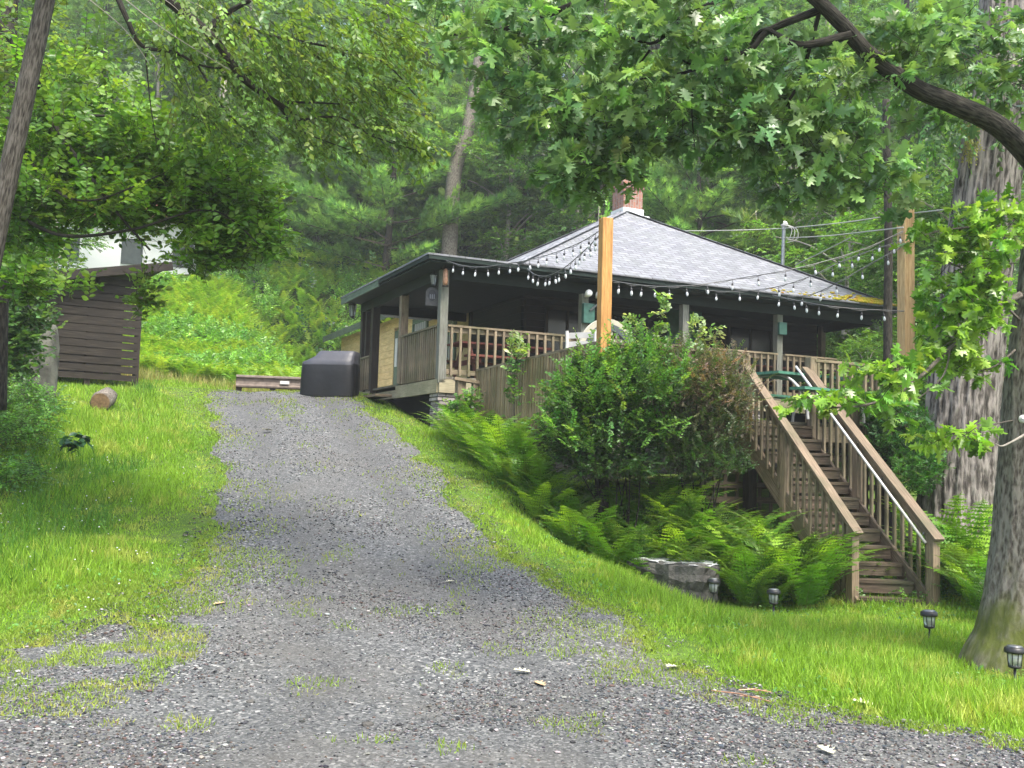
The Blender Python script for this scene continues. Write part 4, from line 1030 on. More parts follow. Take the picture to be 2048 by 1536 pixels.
# solar path lights
def solar(label, px, py, d, h, w=.075, tilt=0, first=None):
    p = W(px, py, d); g = tz(p.x, p.y); t = thing('solar_light', label, 'path light', (p.x, p.y, g), 'solar path lights'); z = Vector((0, 0, 1))
    b_ = Vector((p.x, p.y, g)); tp = Vector((tilt, 0, 1)).normalized()
    def L_(prof, n=16): mb = MB(); mb.lathe([(r_, zz_) for r_, zz_ in prof], b_, n, tp); return mb
    L_([(.004, -.1), (.011, -.05), (.011, h-.17)], 8).build('stake', 'black_metal', t, True)
    L_([(.02, h-.175), (w*.62, h-.165), (w*.66, h-.15), (w*.6, h-.148)]).build('base', 'black_metal', t, True)
    L_([(w*.60, h-.148), (w*.72, h-.05)]).build('glass', 'lamp_glass', t, True)
    mb = MB()
    for k in range(8):
        a = k*math.pi/4; e_ = Vector((math.cos(a), math.sin(a), 0)); mb.beam(b_+e_*w*.62+tp*(h-.15), b_+e_*w*.74+tp*(h-.05), .005, .005)
    mb.build('frame', 'black_metal', t)
    mb = L_([(w*1.0, h-.055), (w*1.02, h-.045), (w*.98, h-.02), (w*.75, h-.008)], 20); mb.build('cap', 'black_metal', t, True)
    L_([(w*.74, h-.010), (w*.70, h-.003), (.0, h-.0)], 20).build('solar_panel', 'white_metal' if px == 1856 else 'grey_metal', t, True)
solar('solar path light standing against the right end of the rock slab', 1427, 1200, 11.6, .37)
solar('black solar path light at the foot of the ferns, between rock slab and staircase', 1547, 1237, 11.2, .31)
solar('pale topped solar path light below the right newel post of the staircase', 1860, 1284, 9.75, .33, .078, -.03)
solar('solar path light at the right edge of the picture, in front of the oak trunk', 2030, 1366, 7.8, .32)
# litter on the drive
lr = random.Random(4)
def leafmesh(name, p, size, mat, rz, curl=.3):
    mb = MB(); c, s_ = math.cos(rz), math.sin(rz)
    P = [Vector(v) for v in OAK.v.tolist()]
    for q in P: pass
    mb.v = [(p.x+size*(v.x*c-v.y*s_), p.y+size*(v.x*s_+v.y*c), p.z+.012+size*(abs(v.x)*curl+curl*.3*v.y*v.y)) for v in P]
    k = 0
    for sz in OAK.sizes: mb.f.append([int(i) for i in OAK.idx[k:k+sz]]); mb.uv.append([(0, 0)]*int(sz)); k += sz
    return mb.build(name, mat)
places = [(1062, 1357, 'pale fallen leaf on the drive, nearer the rock slab of two close together', .13, 'pale_leaf'), (1090, 1382, 'tan fallen leaf in the middle of the drive', .12, 'dead_leaf'), (1357, 1342, 'cream fallen leaf at the edge of the verge below the rock slab', .15, 'pale_leaf'), (1750, 1428, 'long pale fallen leaf on the gravel below the pale topped path light', .16, 'pale_leaf'), (1668, 1530, 'pale fallen leaf at the very bottom of the picture', .13, 'pale_leaf'), (545, 867, 'pale strip of leaf high on the left wheel track', .2, 'pale_leaf'), (425, 1217, 'brown curled leaf on the sparse grass left of the drive', .12, 'dead_leaf'), (890, 1170, 'small pale leaf on the drive level with the rock slab', .09, 'pale_leaf')]
for px, py, lb, sz, mt_ in places:
    p = G(px, py); p.z = tz(p.x, p.y)+.02; tag(leafmesh('fallen_leaf', p, sz, mt_, lr.uniform(0, 6)), lb, 'leaf')
for px, py, L, a, lb in ((1480, 1410, .45, -.7, 'thin brown twig on the gravel at the verge'), (1510, 1400, .22, -.2, 'short reddish twig beside the longer twig')):
    p = G(px, py); p.z += .03; e_ = Vector((math.cos(a), math.sin(a), 0)); mb = MB(); mb.tube([p-e_*L/2, p+Vector((0, .02, .01)), p+e_*L/2, ], [.004, .005, .003], 5); mb.tube([p, p+e_*L*.3+Vector((.03, .06, 0))], [.004, .002], 5); tag(mb.build('twig', 'copper_tin'), lb, 'twig')
# far white house on the left
hp = W(245, 540, 37); g_ = tz(hp.x, hp.y)
t = thing('white_house', 'white walled house with a red brown roof among the trees beyond the woodshed', 'house', (hp.x, hp.y, g_))
ax = Vector((.98, .2, 0)).normalized(); ay = Vector((-ax.y, ax.x, 0)); c_ = Vector((hp.x, hp.y, g_))
mb = MB(); zt_ = W(245, 440, 37).z; hh = zt_-g_+1.0; mb.box(c_+ay*2.2+zz*(hh/2-1.0), (5.0, 4.4, hh), ax); wl = mb.build('wall', 'white_wall', t)
for x in (-1.9, .3, 2.1):
    mb = MB(); mb.box(c_+ax*x-ay*.01+zz*(hh*.62-1), (.75, .05, .95), ax); wn = mb.build('window', 'grey_plastic', t)
mb = MB()
for s in (0, 1):
    y0 = -.4 if s == 0 else 4.8; P = [c_+ax*-2.8+ay*y0+zz*(hh-1.05), c_+ax*2.8+ay*y0+zz*(hh-1.05), c_+ax*2.8+ay*2.2+zz*(hh+.5), c_+ax*-2.8+ay*2.2+zz*(hh+.5)]
    if s: P = [P[1], P[0], P[3], P[2]]
    mb.quadbox(P+[p+zz*.08 for p in P])
mb.build('roof', 'red_roof', t)
# ================================================================== grass, gravel
r = np.random.default_rng(11)
BLADE = Tmpl([(-.5, 0, 0), (.5, 0, 0), (.38, .55, .06), (-.38, .55, .06), (0, 1, .25)], [(0, 1, 2, 3), (3, 2, 4)])
STONE = Tmpl([(1, 0, 0), (.1, 1, .1), (-1, .1, 0), (0, -1, -.1), (.1, .05, .8), (-.1, 0, -.8), (.6, .6, .45), (-.6, -.5, .5)],
             [(0, 6, 4), (6, 1, 4), (1, 2, 4), (2, 7, 4), (7, 3, 4), (3, 0, 4), (0, 1, 6), (2, 3, 7), (1, 0, 5), (2, 1, 5), (3, 2, 5), (0, 3, 5)])
def wedge(n, y0, y1, x0, x1, pw=1.0):
    """random ground points, denser nearer"""
    y = y0 + (y1-y0)*r.random(n)**pw; x = r.uniform(-1, 1, n)*(.56*y+.6)
    return np.where(True, x, x), y
def under_house(x, y):
    dx = x-A.x; dy = y-A.y; s = dx*U.x+dy*U.y; t = dx*VV.x+dy*VV.y
    return (s > -.0) & (t > -.0) & (s < 17) & (t < 10.4)
def under_deck(x, y):
    dx = x-C.x; dy = y-C.y; s = dx*U.x+dy*U.y; t = dx*VV.x+dy*VV.y
    return (s > .1) & (t > .1+.1*s) & (s < 5) & (t < 5.3)
def grass(n, y0, y1, hfun, wid, cols, keep, pw=1.0, lean=.35):
    x, y = wedge(n, y0, y1, 0, 0, pw); k = keep(x, y) & ~under_house(x, y) & ~under_deck(x, y); x, y = x[k], y[k]; n = len(x)
    # blades stand in tufts
    x = x + .03*r.standard_normal(n); y = y+.03*r.standard_normal(n); z = terr(x, y)
    d = np.stack([lean*r.standard_normal(n), lean*r.standard_normal(n), np.ones(n)], 1)
    nr = np.stack([r.standard_normal(n), r.standard_normal(n), np.full(n, .1)], 1)
    h = hfun(x, y)*r.uniform(.5, 1.35, n)
    tone = fbm(x*.9, y*.9, 31, 3)[:, None]; fine = fbm(x*5, y*5, 37, 2)[:, None]
    c0, c1, c2 = [np.array(c) for c in cols]
    col = c0*(1-tone)+c1*tone; col = np.where(fine > .66, col*.55+c2*.45, col); col = col*(1+.2*r.standard_normal((n, 1)))
    GR.add(BLADE, np.stack([x, y, z-.01], 1), frames(d, nr), np.stack([np.full(n, wid)*r.uniform(.6, 1.4, n)*(1+.05*y), h, h*.9], 1), col)
GC = [(.15, .29, .03), (.28, .44, .045), (.50, .49, .13)]
GR = Scatter()
def off(x, y): return drive_amt(x, y) < 0
def hL(x, y):
    base = .055+.10*sstep((fbm(x*.7, y*.7, 51, 2)-.42)*4)
    edge = np.clip(-drive_amt(x, y)/.9, .35, 1)
    return base*edge
def rightzone(x, y): return x > (xl(y)+xr(y))/2
grass(330000, 5.4, 16, hL, .0062, GC, lambda x, y: off(x, y) & (r.random(len(x)) < np.clip(-drive_amt(x, y)*2.2+.25, 0, 1)), 1.0)
grass(170000, 15, 27, lambda x, y: hL(x, y)*1.2, .007, GC, lambda x, y: off(x, y) & (x < 2))
# dark lush band along the shed and near the left edge, taller
grass(90000, 9, 22, lambda x, y: np.full(len(x), .20), .006, [(.06, .17, .018), (.12, .26, .03), (.2, .28, .05)], lambda x, y: (x < xl(y)-1.0) & (fbm(x*.6, y*.6, 61, 2) > .53))
# sparse grass and weeds creeping into the gravel, a thin crown strip
def sparse(x, y):
    am = drive_amt(x, y); nz = fbm(x*2.2, y*2.2, 71, 3)
    p = np.where((am > 0) & (am < 1.0), np.clip(.75-am*.7, 0, 1)*(nz > .47), 0)
    p = np.where((am > -.12) & (am < .22), np.maximum(p, .75*(nz > .36)), p)
    c = (xl(y)+xr(y))/2
    p = np.maximum(p, np.where((np.abs(x-c) < .28) & (y > 8.5) & (nz > .58), .22, 0)); p = np.maximum(p, np.where((np.abs(x-c) < .3) & (y > 17.5) & (nz > .4), .7, 0))
    left = (y < 10.2) & (y > 6.0) & (x < -1.75-.25*(y-6)+2.6*(fbm(x*.9+7, y*.9, 25, 3)-.5)) & (x > -8)
    p = np.maximum(p, np.where(left & (nz > .40), .95*np.clip((y-5.8)/2, .3, 1), 0))
    p = np.maximum(p, np.where((nz > .70) & (am > 0), .25, 0))
    return r.random(len(x)) < p
SPC = [(.16, .27, .03), (.27, .36, .06), (.44, .40, .12)]
grass(420000, 5.6, 11, lambda x, y: np.full(len(x), .055), .007, SPC, sparse, 1.0, .6)
grass(260000, 11, 22.4, lambda x, y: np.full(len(x), .06), .008, SPC, sparse, 1.0, .6)
gobj = kind(GR.build('grass', 'grass_blade'), 'stuff'); gobj['label'] = 'bright green lawn and verge grass on both sides of the drive'; gobj['category'] = 'grass'
# broad leaved weeds and clover mats among the grass
SW_ = Scatter(); n = 26000; x, y = wedge(n, 6.0, 17, 0, 0); k = (drive_amt(x, y) < .1) & ~under_house(x, y) & ~under_deck(x, y) & (fbm(x*1.3, y*1.3, 45, 3) > .50); x, y = x[k], y[k]; n = len(x)
d_ = np.stack([r.standard_normal(n), r.standard_normal(n), np.full(n, .5)], 1)
SW_.add(LEAF2, np.stack([x, y, terr(x, y)+r.uniform(.03, .09, n)], 1), frames(d_, np.stack([.3*r.standard_normal(n), .3*r.standard_normal(n), np.ones(n)], 1)), r.uniform(.018, .045, n), pal([(.10, .25, .05), (.15, .32, .06), (.08, .20, .05)], n, r))
o = kind(SW_.build('clover', 'leaf'), 'stuff'); o['label'] = 'clover and small weeds growing through the lawn'; o['category'] = 'ground cover'
# clover heads
SC = Scatter(); n = 900; x, y = wedge(n, 7, 15, 0, 0); k = off(x, y) & (x < xl(y)-.2) & (fbm(x, y, 5, 2) > .45); x, y = x[k], y[k]; n = len(x)
SC.add(STONE, np.stack([x, y, terr(x, y)+r.uniform(.07, .13, n)], 1), zrot(r.uniform(0, 6, n)), np.full(n, .009), np.full((n, 3), .7))
o = kind(SC.build('clover_flowers', 'stone_bits'), 'stuff'); o['label'] = 'small white clover flowers in the left lawn'; o['category'] = 'flowers'
# loose stones
SC = Scatter()
SG = [(.02, .021, .024), (.035, .037, .04), (.055, .056, .058), (.08, .08, .08), (.12, .118, .115), (.25, .245, .235), (.09, .062, .052), (.04, .05, .06)]
for n, y0, y1, s0, s1 in ((95000, 4.6, 10, .004, .011), (60000, 10, 22.4, .006, .014), (5000, 4.6, 12, .010, .020)):
    x, y = wedge(n, y0, y1, 0, 0, 1.0); am = drive_amt(x, y); nz = fbm(x*.9, y*.9, 81, 3)
    k = (am > -.25) & (r.random(n) < np.clip((nz-.36)*5, .12, 1)*(1-.4*tracks(x, y))); x, y = x[k], y[k]; m_ = len(x)
    s_ = np.exp(r.uniform(np.log(s0), np.log(s1), m_))
    SC.add(STONE, np.stack([x, y, terr(x, y)+.016+s_*.25], 1), zrot(r.uniform(0, 6.28, m_)), np.stack([s_*r.uniform(.8, 1.5, m_), s_, s_*.7], 1), pal(SG, m_, r, .15))
o = kind(SC.build('gravel_stones', 'stone_bits'), 'stuff'); o['label'] = 'loose crushed grey stone lying over the drive'; o['category'] = 'gravel'
# a few larger dark stones on the drive
STN = [(303, 1388, .022), (217, 1455, .03), (445, 1505, .035), (1028, 1448, .03), (973, 1492, .02), (240, 1500, .02)]
for i, (px, py, s_) in enumerate(((1066, 1451, .03), (942, 1496, .022), (735, 1458, .035), (500, 1420, .025))):
    p = G(px, py); tag(blob('stone', (p.x, p.y, p.z+.01), (s_*2.2, s_*1.8, s_*1.7), 'rock_side', None, 9, 6, .3, i, 2.6), ['dark stone lying loose on the gravel, right of the picture centre', 'small dark stone near the bottom centre of the drive', 'flattish dark stone at the bottom of the drive', 'dark stone on the gravel at the lower left'][i], 'stone')

# ================================================================== ferns
def frond(S, r, base, az, L, lean, col, npin=17, wid=.17):
    """one arching frond: pinnae both sides of a curved rib"""
    t = np.linspace(0, 1, npin+3)
    ang = lean + (1.15)*t**1.4            # angle from vertical
    ds = L/(npin+2); hx = np.concatenate([[0], np.cumsum(np.sin(ang[:-1])*ds)]); hz = np.concatenate([[0], np.cumsum(np.cos(ang[:-1])*ds)])
    ca, sa = math.cos(az), math.sin(az)
    P = np.stack([base[0]+hx*ca, base[1]+hx*sa, base[2]+hz], 1)
    T = np.stack([np.sin(ang)*ca, np.sin(ang)*sa, np.cos(ang)], 1); side = np.array([-sa, ca, 0]); nrm = np.cross(side, T)
    i0 = 2; q = t[i0:]; prof = np.sin(np.pi*np.clip(q, .05, 1)**.72)**.8*(1-q*.15)
    for sg in (-1, 1):
        d = side*sg + T[i0:]*.45 - nrm[i0:]*0.0 + np.array([0, 0, -.18]) + .08*r.standard_normal((len(q), 3))
        ln = L*wid*prof*r.uniform(.9, 1.1, len(q))+.004
        S.add(PINNA, P[i0:], frames(unit(d), nrm[i0:]+.12*r.standard_normal((len(q), 3))), np.stack([np.full(len(q), ds*.72), ln, ln*.5], 1), np.array(col)*(1+.10*r.standard_normal((len(q), 1))))
    S.add(STEM, P[:-1][::2], frames(T[:-1][::2], nrm[:-1][::2]), np.stack([np.full(len(P[:-1][::2]), .0035), np.full(len(P[:-1][::2]), ds*2.05), np.full(len(P[:-1][::2]), .0035)], 1), (.16, .20, .04))
_pv = [(0, 0, 0)]; _pf = []
for sg in (-1, 1):
    b0 = len(_pv); K = 4
    for k in range(K):
        y0 = k/K; wv = 1.0*(1-y0)**.7
        _pv += [(0, y0, 0), (sg*wv, y0+.17, -.05), (0, y0+.25, 0)]; _pf.append((b0+3*k, b0+3*k+1, b0+3*k+2))
_pv += [(-.3, 0, 0), (.3, 0, 0), (0, 1.02, -.08)]; _pf.append((len(_pv)-3, len(_pv)-2, len(_pv)-1))
PINNA = Tmpl(_pv, _pf)
FC = [(.11, .26, .025), (.16, .33, .03), (.085, .21, .022), (.23, .38, .04), (.13, .24, .05)]
FSHADE = [(.04, .12, .015), (.06, .16, .02), (.035, .10, .015)]  # darker fern greens that paint the shade they stand in
def fern_proto(seed, nf, L, cols):
    rr = np.random.default_rng(seed); S = Scatter(); root = thing('fern', 'fern', 'fern', (0, 0, 0), 'ferns')
    for i in range(nf):
        a = 2*math.pi*i/nf+rr.normal(0, .25); col = np.array(cols[rr.integers(len(cols))])*rr.uniform(.65, 1.3)
        frond(S, rr, (.05*math.cos(a), .05*math.sin(a), 0), a, L*rr.uniform(.65, 1.15), rr.uniform(.12, .5), col, 17, rr.uniform(.15, .2))
    S.build('fronds', 'leaf', root); return root
protos = [fern_proto(100+i, 13+i % 4, .95, FC) for i in range(4)]+[fern_proto(120+i, 13, 1.0, FSHADE) for i in range(2)]
used = set()
def put_fern(px, py, d, sc, lb, k=None, dark=False, z=None):
    p = W(px, py, d); k = (int(r.integers(4)) if not dark else 4+int(r.integers(2))) if k is None else k
    zz_ = tz(p.x, p.y) if z is None else z; rz = float(r.uniform(0, 6.28))
    if k in used: o = copy_thing(protos[k], (p.x, p.y, zz_), rz, sc)
    else: used.add(k); o = protos[k]; o.location = (p.x, p.y, zz_); o.rotation_euler = (0, 0, rz); o.scale = (sc,)*3
    o['label'] = lb; o['group'] = 'ferns below the deck'
    return o
# rows of ferns: (px, depth, scale)
rows = [('in the bright bed left of the big bush', [(905, 16.6, .75), (935, 16.0, .85), (965, 15.6, .95), (1000, 15.2, 1.0), (975, 14.9, .9), (1030, 14.8, .95), (950, 15.1, .75), (1010, 14.4, .9), (1050, 14.5, .9)]),
        ('along the foot of the big bush', [(1050, 13.8, .85), (1090, 13.5, .85), (1010, 13.9, .7), (1130, 13.2, .85), (1075, 13.1, .65), (1180, 12.9, .9), (1150, 12.7, .7), (1225, 12.6, .9)]),
        ('between the rock slab and the big bush', [(1235, 13.6, .9), (1330, 13.9, .95), (1420, 13.7, 1.0), (1270, 12.7, 1.0), (1250, 13.1, .9), (1320, 12.9, 1.0), (1300, 12.4, .75), (1360, 12.9, 1.05), (1400, 12.7, 1.0), (1380, 13.3, 1.0), (1340, 13.5, 1.0), (1290, 13.5, .95)]),
        ('in the deep bed left of the staircase', [(1440, 13.2, 1.1), (1480, 12.9, 1.1), (1450, 12.4, 1.0), (1520, 12.5, 1.1), (1500, 13.6, 1.1), (1550, 12.9, 1.1), (1560, 12.1, .95), (1600, 12.5, 1.1), (1610, 11.9, .95), (1500, 11.9, .8), (1622, 12.2, .95), (1580, 13.3, 1.1), (1630, 12.9, 1.0), (1540, 11.8, .6)]),
        ('between the staircase and the mossy oak trunk', [(1915, 13.0, 1.05), (1940, 12.8, 1.2), (1960, 12.2, 1.1), (1905, 13.3, 1.2), (1985, 13.0, 1.2), (1960, 11.9, .8), (1950, 13.8, 1.3), (1890, 14.0, 1.3)])]
posword = ['first from the left', 'second', 'third', 'fourth', 'fifth', 'sixth', 'seventh', 'eighth', 'ninth', 'tenth', 'eleventh', 'twelfth', 'thirteenth', 'fourteenth', 'last to the right']
for where, L_ in rows:
    order = sorted(range(len(L_)), key=lambda i: L_[i][0]); nm = {i: ('last to the right' if j == len(L_)-1 else posword[j]) for j, i in enumerate(order)}
    for i, (px, d, sc) in enumerate(L_): put_fern(px, 1000, d, sc*1.22, 'green fern '+where+', '+nm[i])
put_fern(1752, 1000, 12.9, .52, 'fern growing up through the middle treads of the staircase'); put_fern(1752, 1000, 12.75, .34, 'lower fern growing between the staircase treads, just above the open steps', z=.25)
put_fern(1800, 1000, 13.6, .5, 'small fern under the upper flight of the staircase')
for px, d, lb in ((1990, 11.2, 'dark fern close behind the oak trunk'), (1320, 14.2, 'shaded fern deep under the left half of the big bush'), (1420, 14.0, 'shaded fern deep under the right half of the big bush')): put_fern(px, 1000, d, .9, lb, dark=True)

for k in range(6):
    if k not in used:
        for c in list(protos[k].children): bpy.data.objects.remove(c)
        bpy.data.objects.remove(protos[k])
# ================================================================== shrubs and trees
def leafy(name, label, cat, root, clouds, T, size, cols, k=12, L=.4, whorl=False, group=None, stems=None, stemmat='dark_bark', droop=.25, seed=0, leafname='crown', updir=.15, stemr=.003, flat=.35, radial=None, stemc=(.06, .05, .035), shoots=None, shootcols=None):
    """clouds: (centre, radii, n twigs) in world metres"""
    rr = np.random.default_rng(seed); t = thing(name, label, cat, root, group)
    if stems:
        for nm, ss in stems:
            mb = MB()
            for P, R in ss: mb.tube(P, R, 10 if R[0] > .05 else 6)
            mb.build(nm, stemmat, t, True)
    S = Scatter(); ST = Scatter(); c0 = np.array(radial if radial is not None else root, float)
    for cl in clouds:
        c, rd, n = cl[:3]; cc = cl[3] if len(cl) > 3 else cols
        p, _ = in_ellipsoid(rr, n, c, rd); d = unit(p-c0-np.array([0, 0, 0]))
        d = unit(d + .7*rr.standard_normal((n, 3)) + np.array([0, 0, updir])); d[:, 2] *= .6
        sprays(S, ST, rr, p - unit(d)*L*.4, d, L, k, T, size, cc, whorl, droop, stemr, stemc, flat)
    if shoots:
        for c, rd, n in shoots:
            u_ = unit(rr.standard_normal((n, 3))+np.array([0, -.3, .35])); p = np.array(c)+u_*np.array(rd)
            d = unit(u_*.8+.35*rr.standard_normal((n, 3))+np.array([0, 0, .55])); sprays(S, ST, rr, p, d, L*1.1, int(k*1.2), T, size*.95, shootcols or cols, False, droop, stemr, stemc, flat)
    S.build(leafname, 'leaf', t); ST.build('twigs', 'twig', t)
    return t
def Wv(px, py, d): p = W(px, py, d); return (p.x, p.y, p.z)
def limb(*c, r0=.1, r1=.02, n=8):
    P = crom([W(*q) for q in c], n); m_ = len(P); return (P, [r0+(r1-r0)*(i/(m_-1))**.8 for i in range(m_)])
BG = [(.06, .16, .03), (.09, .22, .04), (.05, .12, .03), (.14, .28, .05)]
BR = [(.17, .14, .10), (.21, .155, .12), (.12, .15, .07), (.10, .14, .06), (.07, .13, .035)]
BSHADE = [(.035, .09, .025), (.05, .12, .03), (.03, .07, .02)]  # darker leaves painting the shade on the undersides of the bushes
LIME = [(.20, .36, .03), (.14, .30, .03), (.26, .40, .05)]
# the big bush below the deck: a green one and a greyish red one
def gz_(px, d): p = W(px, 900, d); return (p.x, p.y, tz(p.x, p.y))
def fan(base, tips, r0=.014, r1=.005):
    out = []
    for tp in tips:
        b_ = Vector(base)+Vector((random.uniform(-.15, .15), random.uniform(-.15, .15), 0)); tp = Vector(tp); mid = b_.lerp(tp, .55)+Vector((0, 0, .12))
        out.append((crom([b_, b_.lerp(mid, .5)+Vector((random.uniform(-.05, .05),)*3), mid, tp], 4), [r0+(r1-r0)*i/12 for i in range(13)]))
    return out
b1 = gz_(1240, 13.2)
cl = [(Wv(1215, 790, 13.0), (.55, .6, .35), 330), (Wv(1150, 800, 13.0), (.42, .5, .32), 230), (Wv(1290, 760, 12.9), (.55, .6, .38), 330), (Wv(1165, 745, 13.0), (.16, .3, .28), 50), (Wv(1235, 735, 12.9), (.35, .4, .22), 130),
      (Wv(1120, 860, 12.9), (.32, .5, .22), 130), (Wv(1260, 860, 13.0), (.7, .55, .26), 320), (Wv(1290, 705, 13.0), (.2, .3, .15), 40), (Wv(1170, 880, 12.8), (.4, .4, .2), 120), (Wv(1230, 930, 12.9), (.6, .5, .2), 200, BSHADE), (Wv(1150, 900, 13.0), (.4, .4, .2), 100, BSHADE)]
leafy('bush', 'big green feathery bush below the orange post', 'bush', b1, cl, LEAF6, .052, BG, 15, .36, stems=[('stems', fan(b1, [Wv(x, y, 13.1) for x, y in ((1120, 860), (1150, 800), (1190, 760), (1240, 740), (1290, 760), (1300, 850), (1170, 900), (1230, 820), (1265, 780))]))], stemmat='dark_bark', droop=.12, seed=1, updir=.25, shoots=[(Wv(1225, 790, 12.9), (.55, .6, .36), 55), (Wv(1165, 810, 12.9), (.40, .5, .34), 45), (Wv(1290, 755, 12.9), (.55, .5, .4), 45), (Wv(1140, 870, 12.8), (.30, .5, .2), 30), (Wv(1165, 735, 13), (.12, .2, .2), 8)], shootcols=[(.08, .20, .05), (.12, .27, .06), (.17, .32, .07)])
b2 = gz_(1400, 13.4)
cl = [(Wv(1385, 770, 13.2), (.6, .5, .38), 420, BR), (Wv(1450, 790, 13.3), (.38, .45, .4), 260, BR), (Wv(1330, 740, 13.1), (.4, .4, .25), 150, BG+BR), (Wv(1400, 860, 13.2), (.62, .5, .35), 320, [(.05, .10, .03), (.08, .10, .04), (.04, .08, .025)]), (Wv(1480, 830, 13.4), (.18, .4, .3), 60, BR), (Wv(1440, 730, 13.2), (.3, .3, .14), 60, BR), (Wv(1400, 920, 13.1), (.7, .5, .25), 260, BSHADE), (Wv(1340, 880, 13.2), (.5, .4, .3), 200, [(.04, .10, .03), (.06, .13, .03)])]  # lower clouds get darker leaves, the underside shade put into colour
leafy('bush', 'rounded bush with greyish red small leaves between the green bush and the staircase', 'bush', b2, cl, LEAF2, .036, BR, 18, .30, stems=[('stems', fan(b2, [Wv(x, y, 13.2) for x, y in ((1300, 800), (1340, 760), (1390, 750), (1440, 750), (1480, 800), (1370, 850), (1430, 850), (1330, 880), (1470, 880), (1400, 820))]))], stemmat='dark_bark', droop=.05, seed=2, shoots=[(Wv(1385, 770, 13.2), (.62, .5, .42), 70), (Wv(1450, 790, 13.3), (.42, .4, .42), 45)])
# climbing sprigs above the bushes
VN = [(.16, .30, .06), (.24, .36, .08), (.12, .24, .05), (.4, .5, .3)]
def sprig(label, pts, ncl, seed, rr_=.12, d=13.4, n=9, base=None):
    s = [limb(*[(x, y, d) for x, y in pts], r0=.006, r1=.003)]
    cl = [(Wv(x, y, d), (rr_, rr_, rr_*1.0), n) for x, y in pts[1:]]
    leafy('climbing_vine', label, 'vine', Wv(pts[0][0], pts[0][1], d), cl, LEAF6, .075, VN, 5, .14, stems=[('stem', s)], stemmat='dark_bark', seed=seed, group='sprigs reaching above the deck rail', droop=.2)
sprig('tallest leafy sprig rising above the bush in front of the porch', [(1320, 740), (1318, 700), (1322, 660), (1320, 625), (1328, 598)], 0, 31, .09)
sprig('leafy sprig curving left of the tallest one, by the tipped table', [(1310, 730), (1295, 690), (1275, 655), (1262, 640)], 0, 32, .07, n=6)
sprig('leafy sprig right of the tallest one, in front of the middle posts', [(1380, 730), (1390, 700), (1398, 665), (1395, 650)], 0, 33, .11)
sprig('low leafy sprig arching to the right over the rail', [(1390, 735), (1415, 705), (1432, 680), (1428, 660)], 0, 34, .09, n=5)
leafy('climbing_vine', 'lime green vine climbing over the deck railing left of the orange post', 'vine', gz_(1035, 15.2), [(Wv(1033, 695, 15.4), (.18, .18, .2), 45, VN), (Wv(1030, 735, 15.4), (.14, .15, .25), 22, BG), (Wv(1025, 775, 15.4), (.12, .12, .3), 14, BG)], LEAF6, .07, VN, 6, .18, stems=[('stem', [limb((1030, 860, 15.35), (1028, 780, 15.4), (1034, 700, 15.4), r0=.012, r1=.004)])], seed=35, group='sprigs reaching above the deck rail')
# smaller shrubs
leafy('bush', 'small leafy shrub by the stone pier under the porch corner', 'bush', gz_(915, 16.9), [(Wv(915, 825, 17), (.3, .3, .22), 110), (Wv(940, 800, 17), (.2, .2, .2), 40)], LEAF6, .06, BG, 10, .28, seed=5)
leafy('bush', 'dense round green shrub right of the upper staircase', 'bush', gz_(1800, 14.5), [(Wv(1800, 870, 14.6), (.5, .5, .55), 480), (Wv(1850, 920, 14.2), (.3, .3, .35), 170), (Wv(1760, 820, 14.8), (.35, .35, .25), 130), (Wv(1830, 950, 14), (.4, .4, .3), 170)], LEAF2, .045, [(.04, .14, .025), (.07, .20, .035), (.03, .10, .02)], 14, .25, seed=6)
leafy('bush', 'shrub with fine foliage under the deck end behind the big rough trunk', 'bush', gz_(1960, 15), [(Wv(1975, 900, 15), (.35, .4, .6), 220), (Wv(1870, 800, 15.5), (.4, .4, .5), 160)], LEAF2, .05, BG, 12, .3, seed=7)
leafy('bush', 'broadleaved shrub at the left edge below the boulder', 'bush', (-7.6, 14.8, tz(-7.6, 14.8)), [(Wv(30, 640, 14.6), (.55, .6, .5), 300), (Wv(20, 720, 14.6), (.45, .5, .5), 200), (Wv(60, 560, 14.5), (.4, .5, .3), 140), (Wv(10, 450, 14.4), (.6, .6, .5), 200)], LEAF6, .085, [(.09, .18, .06), (.13, .24, .07), (.06, .14, .04)], 10, .35, seed=8)
leafy('bush', 'dark green weed patch at the left edge of the lawn', 'bush', (-6.6, 13, tz(-6.6, 13)), [(Wv(20, 850, 13.2), (.6, .8, .35), 330), (Wv(60, 800, 14.3), (.5, .7, .28), 220), (Wv(10, 940, 12), (.5, .6, .22), 150)], LEAF2, .05, [(.10, .24, .045), (.14, .31, .05), (.07, .18, .035)], 12, .4, seed=9)
leafy('weed', 'dark bluish weed standing in the left lawn', 'weed', G(155, 900), [(Wv(155, 882, 13.2), (.13, .13, .12), 14)], LEAF6, .12, [(.03, .10, .04), (.05, .14, .06)], 6, .18, seed=10)

